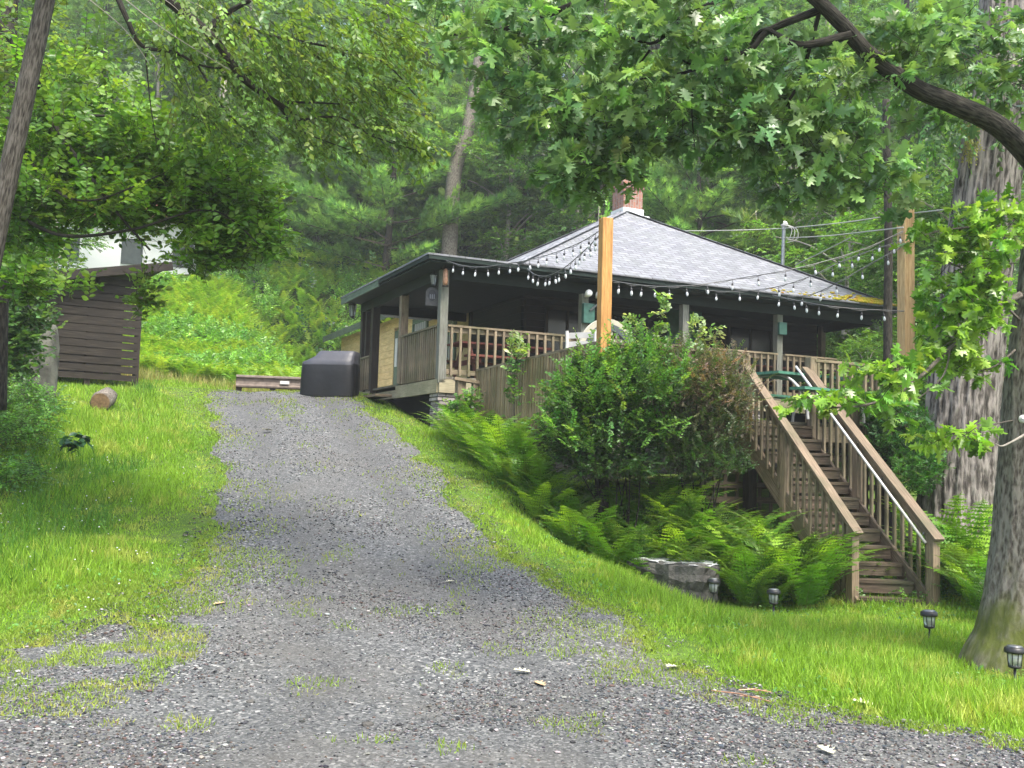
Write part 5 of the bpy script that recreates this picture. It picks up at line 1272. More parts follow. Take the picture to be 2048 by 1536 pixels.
# ---- left foreground trees
LL = [(.10, .22, .03), (.14, .28, .035), (.08, .17, .025), (.19, .33, .05)]
LD = [(.105, .20, .045), (.14, .25, .05), (.085, .16, .04), (.19, .29, .06)]
def trunk(px0, py0, px1, py1, d, r0, r1, mat, parent, d1=None, n=14, seg=14, ext=.3, wob=None):
    P = crom([W(px0, py0, d), W((px0+px1)/2-4, (py0+py1)/2, (d+(d1 or d))/2), W(px1, py1, d1 or d)], seg); m_ = len(P)
    mb = MB(); mb.tube(P, [r0+(r1-r0)*i/(m_-1) for i in range(m_)], n, True, 1, wob); return mb.build('trunk', mat, parent, True)
pB = W(-95, 900, 8.9)
leftlimbs = [limb((-5, 40, 10.5), (75, 165, 10.2), (110, 250, 10), (165, 330, 9.8), (230, 420, 9.7), (300, 500, 9.6), r0=.035, r1=.01),
             limb((150, 235, 10), (210, 232, 9.8), (280, 250, 9.7), (340, 300, 9.6), r0=.018, r1=.006),
             limb((45, 300, 10.2), (110, 380, 9.6), (190, 400, 9.3), (320, 350, 9.2), r0=.02, r1=.006), limb((20, 420, 10.3), (120, 470, 9.8), (260, 460, 9.5), (420, 420, 9.5), (520, 490, 9.6), r0=.025, r1=.006)]
cl = [(Wv(60, 330, 10.6), (.8, .9, .55), 260), (Wv(200, 300, 10.4), (.8, .9, .5), 300), (Wv(340, 310, 10.2), (.75, .9, .45), 300), (Wv(440, 380, 10), (.55, .8, .42), 240), (Wv(480, 470, 10), (.42, .6, .26), 150), (Wv(310, 410, 10), (.8, .9, .3), 240), (Wv(150, 400, 10.3), (.8, .9, .28), 190),
      (Wv(40, 460, 10.4), (.45, .8, .26), 90), (Wv(400, 500, 9.9), (.4, .5, .18), 70), (Wv(540, 500, 10), (.12, .3, .1), 14), (Wv(286, 585, 9.8), (.08, .15, .22), 18, LD), (Wv(120, 180, 10.6), (.9, 1, .5), 190, LD+LL), (Wv(-150, 300, 10.8), (1.0, 1.2, 1.2), 260), (Wv(150, 565, 9.6), (.28, .3, .08), 12), (Wv(40, 560, 9.9), (.28, .4, .2), 50),
      (Wv(50, 60, 11), (1.0, 1.2, .7), 120, LD)]
tL_ = leafy('maple_tree', 'leaning grey trunk at the left edge carrying the bright small leaved branches over the woodshed', 'tree', (pB.x, pB.y, tz(pB.x, pB.y)), cl, LEAF6, .078, LL, 13, .46, stems=[('limb', leftlimbs)], seed=20, droop=.3)
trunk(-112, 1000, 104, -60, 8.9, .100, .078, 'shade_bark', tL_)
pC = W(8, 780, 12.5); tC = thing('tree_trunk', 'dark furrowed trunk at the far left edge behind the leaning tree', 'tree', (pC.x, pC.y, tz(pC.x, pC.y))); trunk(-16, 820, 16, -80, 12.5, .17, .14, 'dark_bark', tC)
mb = MB()
for q in (limb((18, 60, 12.5), (-60, -60, 12), r0=.06, r1=.03),): mb.tube(*q, 8)
mb.build('limb', 'dark_bark', tC, True)
# twiggy tree overhead: dark limbs entering from the top with small drooping leaves
ov = [limb((300, -30, 8.6), (360, 20, 8.7), (430, 80, 8.8), (480, 150, 8.9), (530, 190, 9), (575, 220, 9.1), (600, 240, 9.2), r0=.055, r1=.018),
      limb((425, 55, 8.8), (440, 35, 8.8), (500, 0, 8.7), r0=.03, r1=.02), limb((575, 205, 9.1), (620, 205, 9.1), (680, 208, 9.2), r0=.016, r1=.006), limb((470, 40, 8.8), (540, 70, 8.9), (640, 90, 9.1), (760, 120, 9.3), (830, 190, 9.4), r0=.02, r1=.005),
      limb((225, -30, 8.6), (255, 40, 8.6), (285, 92, 8.7), (350, 105, 8.8), (400, 130, 8.8), (455, 138, 8.9), r0=.03, r1=.007), limb((395, 130, 8.8), (425, 180, 8.8), (450, 220, 8.9), (490, 260, 9), r0=.012, r1=.004),
      limb((600, 240, 9.2), (680, 235, 9.3), (740, 270, 9.4), (830, 300, 9.5), r0=.014, r1=.004), limb((290, 95, 8.7), (300, 200, 8.7), (315, 300, 8.8), r0=.009, r1=.003), limb((560, 215, 9.1), (600, 260, 9.1), (700, 300, 9.3), r0=.014, r1=.004)]
cl = [(Wv(480, 120, 9), (.7, .8, .35), 110), (Wv(600, 160, 9.2), (.75, .8, .40), 105), (Wv(720, 150, 9.4), (.75, .8, .45), 120), (Wv(770, 260, 9.5), (.45, .6, .26), 70), (Wv(640, 270, 9.3), (.5, .6, .2), 50), (Wv(560, 60, 9), (.8, .8, .3), 80), (Wv(810, 60, 9.5), (.6, .8, .35), 80), (Wv(430, 230, 9), (.5, .6, .22), 60), (Wv(840, 290, 9.5), (.15, .3, .08), 16), (Wv(350, 60, 8.8), (.5, .6, .3), 50),
      (Wv(500, -160, 8.5), (2.2, 2, .4), 110)]  # out-of-view leaf cluster, added to shade what lies below
top_ = W(260, -420, 8.2)
tO = leafy('beech_tree', 'dark bare limbs with small drooping olive leaves reaching in from the top left', 'tree', (top_.x-1.2, top_.y, tz(top_.x-1.2, top_.y)), cl, LEAF6, .062, LD, 12, .40, stems=[('limb', ov)], seed=21, droop=.55, radial=Wv(300, -200, 8.6))
mb = MB(); bq = Vector((top_.x-1.2, top_.y, tz(top_.x-1.2, top_.y)-.2)); mb.tube(crom([bq-Vector((2.6, 1.2, 0)), Vector((bq.x-2.4, bq.y-1.0, 3)), W(120, -300, 8.3), W(230, -30, 8.6)], 8), [.22-.006*i for i in range(25)], 12); mb.build('trunk', 'dark_bark', tO, True)
mb = MB()
for q in (limb((215, -30, 8.3), (330, 60, 8.3), (460, 140, 8.4), r0=.006, r1=.003), limb((180, 0, 8.3), (250, 60, 8.4), (300, 130, 8.4), r0=.005, r1=.002), limb((240, -20, 8.3), (330, 0, 8.3), (400, 70, 8.4), (430, 110, 8.4), r0=.005, r1=.002)): mb.tube(*q, 5)
mb.build('dead_twigs', 'pale_bark', tO, True)

# ---- oak with the mossy trunk at the right
OK_ = [(.135, .25, .095), (.17, .295, .10), (.105, .205, .08), (.21, .35, .10)]
OKB = [(.15, .30, .03), (.20, .36, .04), (.11, .24, .03), (.26, .40, .06)]
base = W(2062, 1330, 8.6); oz = tz(base.x, base.y)
oak = thing('oak_tree', 'mossy grey oak trunk at the right edge with lobed leaves spreading over the top right', 'tree', (base.x, base.y, oz))
mb = MB(); ctr = [(2072, 1400, 8.6), (2073, 1330, 8.6), (2078, 1250, 8.6), (2082, 1100, 8.6), (2086, 950, 8.6), (2092, 780, 8.6), (2103, 600, 8.6), (2118, 400, 8.6), (2150, 200, 8.6), (2190, -50, 8.6), (2250, -300, 8.6)]
P = crom([W(*q) for q in ctr], 10); m_ = len(P)
rads = [float(np.interp(p.z, [-.4, 0, .25, .6, 1.0, 1.6, 2.4, 3.2, 4.5, 6.5], [.72, .62, .50, .43, .39, .36, .33, .27, .22, .16])) for p in P]
mb.tube(P, rads, 64, True, 1, lambda a, L, i: 1+.07*math.sin(3*a+1)*max(0, 1-L)+.018*math.sin(17*a+2*math.sin(L*3))+.012*math.sin(31*a+L*5)+.03*math.sin(2*a+L))
mb.build('trunk', 'oak_bark', oak, True)
lm = [limb((2125, 400, 8.6), (2048, 300, 8.2), (1985, 245, 8.0), (1900, 205, 7.8), (1830, 175, 7.7), (1740, 110, 7.6), (1680, 45, 7.5), (1610, -20, 7.4), (1500, -90, 7.3), r0=.102, r1=.045, n=10),
      limb((1700, 70, 7.5), (1600, 90, 7.5), (1530, 60, 7.6), (1500, 90, 7.7), r0=.04, r1=.012), limb((1640, 20, 7.5), (1540, 60, 7.6), (1500, 100, 7.6), (1440, 118, 7.7), (1370, 145, 7.8), (1280, 158, 7.9), r0=.035, r1=.008),
      limb((1500, 105, 7.6), (1400, 130, 7.7), (1360, 118, 7.7), r0=.018, r1=.006), limb((1560, -60, 7.4), (1380, 30, 7.6), (1310, 85, 7.7), (1262, 75, 7.7), r0=.03, r1=.008), limb((1300, 100, 7.7), (1270, 140, 7.8), r0=.012, r1=.005),
      limb((1500, -90, 7.3), (1300, -60, 7.6), (1120, 20, 7.8), (1000, 60, 8), (900, 70, 8.1), r0=.05, r1=.008), limb((1385, 178, 7.8), (1384, 230, 7.8), (1390, 300, 7.9), r0=.008, r1=.003), limb((1640, 20, 7.5), (1600, 160, 7.7), (1550, 260, 7.8), (1600, 320, 7.9), r0=.02, r1=.005)]
mb = MB()
for P_, R_ in lm: mb.tube(P_, R_, 12 if R_[0] > .05 else 7)
mb.build('limb', 'dark_bark', oak, True)
lm2 = [limb((2040, 590, 8.5), (1985, 620, 8.4), (1940, 665, 8.3), (1890, 705, 8.2), (1850, 745, 8.1), (1790, 790, 8.0), (1720, 812, 7.9), (1650, 815, 7.8), r0=.032, r1=.007), limb((1985, 560, 8.4), (1985, 640, 8.35), r0=.01, r1=.006), limb((2040, 470, 8.5), (1960, 455, 8.4), (1890, 460, 8.3), (1850, 470, 8.2), r0=.014, r1=.004),
       limb((2030, 700, 8.5), (1990, 732, 8.4), (1940, 742, 8.4), (1900, 720, 8.3), r0=.01, r1=.004), limb((2030, 840, 8.5), (1985, 850, 8.4), (1940, 870, 8.3), (1890, 870, 8.2), r0=.008, r1=.003), limb((1900, 700, 8.2), (1880, 760, 8.1), (1790, 830, 8.0), r0=.010, r1=.003), limb((2040, 640, 8.5), (1930, 540, 8.4), (1850, 520, 8.2), r0=.012, r1=.004)]
mb = MB()
for P_, R_ in lm2: mb.tube(P_, R_, 7)
mb.build('lower_branch', 'oak_bark', oak, True)
mb = MB()
for q in (limb((2052, 868, 8.15), (2030, 880, 8.05), (2005, 892, 7.95), (1992, 888, 7.9), r0=.012, r1=.005),): mb.tube(*q, 6)
mb.build('dead_twig', 'pale_bark', oak, True)
def oakleaves(name, clouds, cols, seed, k=7, L=.3, size=.135, droop=.25, dens=.85):
    rr = np.random.default_rng(seed); S = Scatter(); ST = Scatter()
    for cl in clouds:
        c, rd, n = cl[:3]; cc = cl[3] if len(cl) > 3 else cols; n = int(n*dens)
        p, u_ = in_ellipsoid(rr, n, c, rd); d = unit(u_*.8+.6*rr.standard_normal((n, 3))+np.array([-.3, -.2, .1])); d[:, 2] *= .6
        sprays(S, ST, rr, p-unit(d)*L*.6, d, L, k, [OAK, OAK2, OAK3], size, cc, True, droop, .0035, (.05, .045, .035), .45)
    S.build(name, 'oak_leaf', oak); ST.build(name+'_twigs', 'twig', oak)
oakleaves('crown', [(Wv(1000, 80, 8.2), (.55, .8, .35), 60), (Wv(1120, 60, 8.0), (.6, .8, .4), 75), (Wv(1060, 200, 8.1), (.42, .6, .3), 50), (Wv(1180, 240, 8.0), (.5, .7, .38), 75), (Wv(1150, 340, 8.1), (.28, .4, .2), 30), (Wv(1230, 320, 8.0), (.3, .4, .22), 36),
     (Wv(1280, 60, 7.8), (.6, .7, .35), 65), (Wv(1300, 200, 7.9), (.5, .6, .35), 60), (Wv(1420, 230, 7.9), (.55, .6, .3), 65), (Wv(1420, 60, 7.7), (.6, .6, .3), 55), (Wv(1540, 150, 7.8), (.5, .6, .35), 55), (Wv(1530, 270, 7.9), (.45, .5, .22), 50), (Wv(1620, 260, 8.0), (.45, .5, .25), 50),
     (Wv(1690, 330, 8.0), (.45, .5, .18), 48), (Wv(1770, 370, 8.1), (.3, .4, .13), 28), (Wv(1600, 360, 8.0), (.3, .4, .12), 22), (Wv(1680, 160, 7.8), (.45, .5, .25), 40), (Wv(1800, 90, 7.9), (.55, .6, .25), 50), (Wv(1900, 130, 8.0), (.5, .6, .3), 48), (Wv(1990, 60, 8.2), (.6, .6, .3), 55), (Wv(2030, 170, 8.3), (.3, .5, .2), 22),
     (Wv(1250, -120, 7.8), (2.4, 1.2, .3), 60), (Wv(1850, -140, 7.8), (1.8, 1.2, .3), 60), (Wv(1900, 220, 8.1), (.3, .4, .12), 14), (Wv(900, 20, 8.4), (.35, .5, .2), 18)], OK_, 41)  # the clusters above the view are added to shade the ground
oakleaves('lower_foliage', [(Wv(1980, 460, 8.4), (.3, .4, .22), 36), (Wv(1925, 505, 8.3), (.27, .4, .25), 34), (Wv(1970, 560, 8.4), (.28, .4, .25), 34), (Wv(1915, 600, 8.3), (.27, .4, .25), 32), (Wv(1940, 640, 8.3), (.3, .4, .2), 30), (Wv(1900, 680, 8.2), (.2, .35, .18), 20), (Wv(1800, 740, 8.1), (.35, .3, .13), 28), (Wv(1930, 720, 8.4), (.25, .3, .14), 20),
     (Wv(1700, 800, 7.9), (.28, .3, .10), 15), (Wv(1630, 798, 7.8), (.13, .2, .07), 8), (Wv(1780, 800, 8.0), (.26, .3, .09), 11), (Wv(1930, 865, 8.3), (.24, .3, .07), 14), (Wv(1870, 870, 8.2), (.14, .2, .06), 7), (Wv(1850, 470, 8.2), (.10, .2, .08), 5), (Wv(1990, 420, 8.5), (.3, .3, .12), 16)], OKB, 42, 8, .24, .112)
# white insulator knob on the trunk
kp = W(2046, 838, 8.22); mb = MB(); mb.lathe([(.0, -.02), (.028, -.02), (.034, 0), (.028, .02), (.012, .022), (.012, .012), (0, .01)], kp, 16, (-.3, -.95, 0)); o = mb.build('insulator', 'white_plastic', None, True); tag(o, 'small round white knob fixed to the oak trunk', 'insulator')

# ---- the huge rough barked trunk behind
cb = W(1915, 940, 14.6); bz = tz(cb.x, cb.y)
big = thing('pine_tree', 'huge trunk with deeply furrowed pale bark right of the deck', 'tree', (cb.x, cb.y, bz))
P = crom([W(1912, 1090, 14.6), W(1916, 940, 14.6), W(1935, 700, 14.6), W(1968, 430, 14.6), W(1995, 200, 14.6), W(2025, -60, 14.6), W(2070, -500, 14.8)], 26); m_ = len(P)
mb = MB(); fr_ = np.random.default_rng(9); ph = fr_.uniform(0, 6.28, 12)
def furrow(a, L, i):
    v = 0
    for j, f in enumerate((11, 17, 23, 31)): v += abs(math.sin(a*f/2+ph[j]+.9*math.sin(L*(1.3+.5*j)+ph[j+4])))*(.5 if j < 2 else .35)
    return .90+.075*v+.014*math.sin(L*37+a*5)
mb.tube(P, [.55*(1-.32*i/m_)+.25*max(0, 1-i/16)**2 for i in range(m_)], 150, True, 1, furrow); mb.build('trunk', 'pine_bark', big, True)
S = Scatter(); ST = Scatter(); rr = np.random.default_rng(77)
for c, rd, n in ((Wv(1990, 150, 14.2), (1.2, 1, .8), 120), (Wv(1880, 240, 14.4), (.5, .5, .5), 40), (Wv(2150, 300, 14), (1.0, 1, 1.2), 120)):
    p, u_ = in_ellipsoid(rr, n, c, rd); sprays(S, ST, rr, p, u_+np.array([0, 0, -.4]), .5, 12, LEAF6, .09, BG, False, .6)
S.build('ivy', 'leaf', big); ST.build('twigs', 'twig', big)
S = Scatter(); p, u_ = in_ellipsoid(rr, 60, Wv(1940, 268, 14.1), (.12, .12, .35)); sprays(S, None, rr, p, u_+np.array([0, 0, -1.2]), .12, 8, LEAF2, .04, [(.22, .22, .03), (.16, .17, .03)], False, .6); S.build('moss', 'leaf', big)
# smaller dark trunk behind the pale post
def thin_trunk(label, px0, py0, px1, py1, d, r0, r1, mat='dark_bark'):
    p = W(px0, py0, d); t = thing('tree_trunk', label, 'tree', (p.x, p.y, min(p.z, tz(p.x, p.y)))); mb = MB(); P = crom([Vector((p.x, p.y, min(p.z, tz(p.x, p.y))-.3)), W(px0+(px1-px0)*.1, py0+(py1-py0)*.2, d), W((px0+px1)/2+3, (py0+py1)/2, d), W(px1, py1, d)], 8); mb.tube(P, [r0+(r1-r0)*i/(len(P)-1) for i in range(len(P))], 12); mb.build('trunk', mat, t, True)
    return t
thin_trunk('slim dark trunk just left of the pale timber post', 1776, 760, 1772, 200, 19, .09, .07)

# ================================================================== forest
NEED = Tmpl([v for k in range(9) for v in ((lambda a, e: [(-.07, 0, .0), (.07, 0, 0), (math.sin(a)*e, 1, math.cos(a)*e)])(k*2.4, .25+.55*((k*37) % 10)/10))], [(3*k, 3*k+1, 3*k+2) for k in range(9)])
PN = [(.14, .28, .085), (.185, .34, .095), (.105, .225, .08), (.24, .40, .11)]
def pine_proto(seed, H_, z0, Lm, rt, step, cols, name='pine_tree', top=.35, dens=1.0):
    rr = np.random.default_rng(seed); t = thing(name, 'pine', 'tree', (0, 0, 0), 'pines on the wooded slope')
    mb = MB(); P = [Vector((.15*math.sin(z*.35+seed), .12*math.cos(z*.3), z)) for z in np.linspace(-.5, H_, 16)]; mb.tube(P, [rt*(1-.85*i/15) for i in range(16)], 10); mb.build('trunk', 'dark_bark' if name == 'pine_tree' else 'pale_bark', t, True)
    S = Scatter(); ST = Scatter(); z = z0
    while z < H_-.3:
        f = (z-z0)/(H_-z0); nb = rr.integers(4, 7); a0 = rr.uniform(0, 6.28)
        for b in range(nb):
            a = a0+2*math.pi*b/nb+rr.normal(0, .25); L = Lm*((1-f)**.75*(1-top)+top*(1-f))*rr.uniform(.55, 1.15)*min(1, .55+f*3) + .25
            rise = rr.uniform(-.05, .3)+.5*f; d = np.array([math.cos(a), math.sin(a), rise]); d /= np.linalg.norm(d); side = np.array([-math.sin(a), math.cos(a), 0])
            o = np.array([0, 0, z+rr.normal(0, .08)]); ST.add(STEM, [o], frames(d[None], np.array([[0, 0, 1.]])), [[.012+.005*L, L, .012+.005*L]], (.07, .06, .045))
            tt = np.arange(.25*L, L, .17/dens); 
            for sg in (-1, 1, 0):
                for q in tt:
                    bl = max(.12, (L-q)*.5)*rr.uniform(.6, 1.2) if sg else .15
                    dd = d*.75+side*sg*.8+np.array([0, 0, .1])+.12*rr.standard_normal(3); dd /= np.linalg.norm(dd); m2 = max(2, int(bl/.11))
                    u_ = (np.arange(m2)+.6)/m2*bl; p = o+d*q+dd*u_[:, None]+.03*rr.standard_normal((m2, 3)); nd = dd+.25*rr.standard_normal((m2, 3))+np.array([0, 0, .22])
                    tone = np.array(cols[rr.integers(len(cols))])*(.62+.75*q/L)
                    S.add(NEED, p, frames(nd, np.broadcast_to([0.1, 0, 1.], (m2, 3))+.3*rr.standard_normal((m2, 3))), .22*rr.uniform(.8, 1.2, m2), tone*(1+.15*rr.standard_normal((m2, 1))))
        z += step*rr.uniform(.8, 1.2)
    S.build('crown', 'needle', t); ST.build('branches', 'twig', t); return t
def broad_proto(seed, H_, cz, rad_, ncl, per, cols, size=.13, rt=.16, name='broadleaf_tree', leafT=LEAF2, lowbare=True, k=12):
    rr = np.random.default_rng(seed); t = thing(name, 'tree', 'tree', (0, 0, 0), 'broadleaved trees on the wooded slope')
    mb = MB(); P = [Vector((.25*math.sin(z*.3+seed), .2*math.cos(z*.27+seed), z)) for z in np.linspace(-.5, H_*.9, 14)]; R_ = [rt*(1-.8*i/13) for i in range(14)]; mb.tube(P, R_, 10)
    S = Scatter(); ST = Scatter(); tips = []
    for i in range(ncl):
        zc = rr.uniform(cz, H_-.6); f = (zc-cz)/(H_-cz); R2 = rad_*math.sqrt(max(.12, 1-(f*1.5-.6)**2*.8)); a = rr.uniform(0, 6.28); q = R2*rr.uniform(.25, 1)
        c = np.array([math.cos(a)*q, math.sin(a)*q, zc]); sz = rr.uniform(.55, 1.1)*rad_*.36
        p, u_ = in_ellipsoid(rr, per, c, (sz, sz, sz*.42)); d = unit(u_+unit(c-np.array([0, 0, zc-.5]))*.8+.5*rr.standard_normal((per, 3))); d[:, 2] *= .5
        tone = rr.uniform(.75, 1.25); sprays(S, ST, rr, p, d, .5, k, leafT, size, [tuple(np.array(x)*tone) for x in cols], False, .3, .005)
        zb = max(cz*.75, zc-1.2); b_ = Vector((.25*math.sin(zb*.3+seed), .2*math.cos(zb*.27+seed), zb)); 
        if i % 2 == 0: mb.tube(crom([b_, b_.lerp(Vector(c), .5)+Vector((0, 0, .25)), Vector(c)], 4), [.045-.004*j for j in range(9)], 5)
    mb.build('trunk', 'pale_bark', t, True); S.build('crown', 'leaf', t); ST.build('twigs', 'twig', t); return t
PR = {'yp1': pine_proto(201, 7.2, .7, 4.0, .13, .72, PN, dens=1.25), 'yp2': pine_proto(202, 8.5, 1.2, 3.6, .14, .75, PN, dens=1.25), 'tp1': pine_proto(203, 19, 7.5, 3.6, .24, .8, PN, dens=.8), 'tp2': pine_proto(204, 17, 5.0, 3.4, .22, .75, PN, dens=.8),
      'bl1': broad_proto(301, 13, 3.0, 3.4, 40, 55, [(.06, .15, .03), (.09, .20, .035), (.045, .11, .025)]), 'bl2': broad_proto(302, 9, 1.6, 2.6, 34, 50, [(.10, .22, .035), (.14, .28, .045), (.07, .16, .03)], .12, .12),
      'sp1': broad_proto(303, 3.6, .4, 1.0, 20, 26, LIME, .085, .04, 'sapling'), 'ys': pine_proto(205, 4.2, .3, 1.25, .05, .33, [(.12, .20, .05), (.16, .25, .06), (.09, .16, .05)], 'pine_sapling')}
# pale new shoots on the pine sapling
rr = np.random.default_rng(5); S = Scatter(); CAND = Tmpl([(-.5, 0, 0), (.5, 0, 0), (.35, 1, 0), (-.35, 1, 0), (0, 0, .5), (0, 1, .35)], [(0, 1, 2, 3), (1, 4, 5, 2), (4, 0, 3, 5)])
for i in range(60):
    z = rr.uniform(.8, 4.1); a = rr.uniform(0, 6.28); q = 1.15*(1-z/4.6)*rr.uniform(.8, 1.1); c = np.array([q*math.cos(a), q*math.sin(a), z])
    for j in range(4): 
        d = np.array([math.cos(a)*.3, math.sin(a)*.3, 1])+.45*rr.standard_normal(3); d[2] = abs(d[2])
        S.add(CAND, [c], frames(d[None], rr.standard_normal((1, 3))), [[.02, rr.uniform(.12, .32), .02]], (.34, .38, .14))
S.build('new_shoots', 'leaf', PR['ys'])
usedp = set()
def put(kd, px, d, sc, lb, name=None, rz=None, dz=-.15, group=None):
    p = W(px, 500, d); loc = Vector((p.x, p.y, tz(p.x, p.y)+dz)); rz = float(r.uniform(0, 6.28)) if rz is None else rz
    if kd in usedp: o = copy_thing(PR[kd], loc, rz, sc)
    else: usedp.add(kd); o = PR[kd]; o.location = loc; o.rotation_euler = (0, 0, rz); o.scale = (sc,)*3 if not isinstance(sc, tuple) else sc
    o['label'] = lb
    if group: o['group'] = group
    return o
put('yp1', 775, 38.5, 1.4, 'young white pine with wide soft boughs and a bare grey stem above the porch corner', rz=.6)
put('yp2', 640, 43, 1.1, 'young pine left of the wide white pine, above the fern bank', rz=2)
put('yp1', 930, 42.5, 1.25, 'young pine beside the pale leaning trunk', rz=3.2)
put('yp2', 1045, 41, 1.1, 'young pine just left of the roof peak', rz=1)
put('yp1', 570, 45, 1.2, 'pine deeper in the wood above the fern bank')
put('yp2', 720, 42, 1.25, 'dark pine behind the wide white pine')
put('yp1', 1400, 34, 1.2, 'layered pine with pale green boughs right of the chimney', rz=4)
put('yp2', 1480, 38, 1.2, 'pine behind the overhead cables, left of the mast', rz=5)
put('yp1', 1330, 42, 1.2, 'dark pine directly behind the chimney')
put('ys', 1060, 37.5, 1.0, 'pine sapling with upright pale shoots left of the roof', rz=1)
put('ys', 925, 38, .9, 'smaller pine sapling with pale shoots above the porch eave', rz=2.2)
put('ys', 1500, 29, 1.3, 'pine sapling with pale shoots left of the mast', rz=3)
put('ys', 1600, 28.5, 1.2, 'pine sapling with pale shoots just right of the mast', rz=4)
put('sp1', 955, 37.3, .95, 'lime green sapling above the porch roof', rz=1)
put('sp1', 1195, 30.5, (1.0, 1.0, 2.15), 'lime green sapling hugging the chimney on its left', rz=2)
put('sp1', 1300, 31, (.8, .8, 1.75), 'leafy sapling at the right side of the chimney', rz=3)
put('bl2', 1690, 27, .85, 'olive broadleaved tree between the mast and the pale post', rz=1)
put('bl2', 1600, 33, 1.0, 'broadleaved tree behind the mast', rz=2.4)
put('bl2', 1830, 23, .75, 'broadleaved tree behind the pale timber post', rz=3.3)
put('bl2', 1960, 21, .85, 'broadleaved tree behind the huge rough trunk', rz=4)
put('bl2', 1730, 20.5, .36, 'low bushy tree seen through the right end of the porch', rz=1.2)
put('sp1', 1700, 24, .9, 'leafy sapling seen through the right end of the porch', rz=1.2)
put('bl2', 1005, 39.5, 1.05, 'bright leafed tree in front of the pale leaning trunk', rz=.4, dz=1.5)
put('bl1', 1150, 37, .95, 'tall broadleaved tree above the roof peak', rz=1)
put('bl1', 1420, 39, 1.0, 'tall broadleaved tree right of the chimney behind the oak leaves')
put('bl1', 1650, 36, .95, 'tall broadleaved tree above the mast')
put('bl1', 1850, 33, .9, 'tall broadleaved tree above the pale timber post')
put('bl1', 2020, 30, .9, 'tall broadleaved tree at the right edge behind the oak')
put('bl1', 470, 44, 1.0, 'tall broadleaved tree above the left end of the fern bank')
put('bl2', 120, 33, .9, 'broadleaved tree left of the white house'); put('bl1', -40, 36, .9, 'tall broadleaved tree at the far left edge')
put('bl2', 440, 36, .85, 'broadleaved tree between the white house and the fern bank')
put('bl1', 300, 46, .9, 'tall broadleaved tree rising behind the white house')
for px, d, k, lb in ((520, 50, 'tp1', 'tall pine above the fern bank'), (640, 47, 'tp2', 'tall pine left of the pale leaning trunk'), (850, 48, 'tp1', 'tall pine behind the pale leaning trunk'), (970, 46, 'tp2', 'tall pine right of the pale leaning trunk'), (1080, 49, 'tp1', 'tall pine above the left slope of the roof'),
                     (1200, 46, 'tp2', 'tall pine above the roof peak'), (1310, 50, 'tp1', 'tall pine right of the chimney'), (1450, 47, 'tp2', 'tall pine above the overhead cables'), (1560, 49, 'tp1', 'tall pine behind the mast'), (1700, 44, 'tp2', 'tall pine left of the pale timber post'), (1820, 42, 'tp1', 'tall pine behind the pale timber post'), (1950, 41, 'tp2', 'tall pine behind the huge rough trunk'),
                     (400, 49, 'tp2', 'tall pine right of the white house'), (180, 48, 'tp1', 'tall pine behind the white house'), (20, 44, 'tp2', 'tall pine at the left edge of the wood'), (750, 52, 'tp1', 'tall pine behind the wide white pine')):
    put(k, px, d, float(r.uniform(.9, 1.1)), lb)
thin_trunk('pale leaning trunk rising behind the young pines', 900, 440, 962, 95, 38.3, .33, .2, 'oak_bark')
thin_trunk('pale thin trunk high above the left end of the fern bank', 437, 330, 450, 60, 42, .2, .14, 'pale_bark')
#thin_trunk('reddish stem at the edge of the wood above the fern bank', 668, 600, 664, 520, 32, .1, .08, 'pale_bark')
# far wood in one mass
S = Scatter(); ST = Scatter(); TR = MB(); rr = np.random.default_rng(88)
y = 52.0
while y < 96:
    x = -.62*y-6
    while x < .62*y+6:
        xx = x+rr.normal(0, 1.2); yy = y+rr.normal(0, 1.5); zb = tz(xx, yy); pine = rr.random() < .55; Ht = rr.uniform(14, 21)
        tone = rr.uniform(.7, 1.3); lean = rr.normal(0, .4)
        TR.tube([Vector((xx, yy, zb-.5)), Vector((xx+lean*.5, yy, zb+Ht*.5)), Vector((xx+lean, yy, zb+Ht))], [.22, .16, .04], 6)
        n = 22
        for i in range(n):
            f = i/n; zc = zb+Ht*(.28+.72*f); rad_ = (2.8*(1-f)**.8+.3) if pine else 2.9*math.sqrt(max(.1, 1-(f*1.6-.7)**2))
            a = rr.uniform(0, 6.28); q = rad_*rr.uniform(.2, .9); c = np.array([xx+math.cos(a)*q, yy+math.sin(a)*q, zc]); sz = rad_*.5+.3
            m2 = 17; p, u_ = in_ellipsoid(rr, m2, c, (sz, sz, sz*.33)); d = u_+.5*rr.standard_normal((m2, 3)); d[:, 2] *= .4
            cols = PN if pine else [(.07, .16, .035), (.10, .2, .04)]
            sprays(S, None, rr, p, d, .7, 5, LEAF2, .36 if not pine else .3, [tuple(np.array(x_)*tone) for x_ in cols], False, .2, .01)
        x += rr.uniform(3.6, 5.4)
    y += 5.5
o = kind(S.build('far_wood', 'needle'), 'stuff'); o['label'] = 'hazy wooded slope rising behind everything'; o['category'] = 'wood'
tk = TR.build('trunks', 'dark_bark', o)
kind(tk, 'stuff')

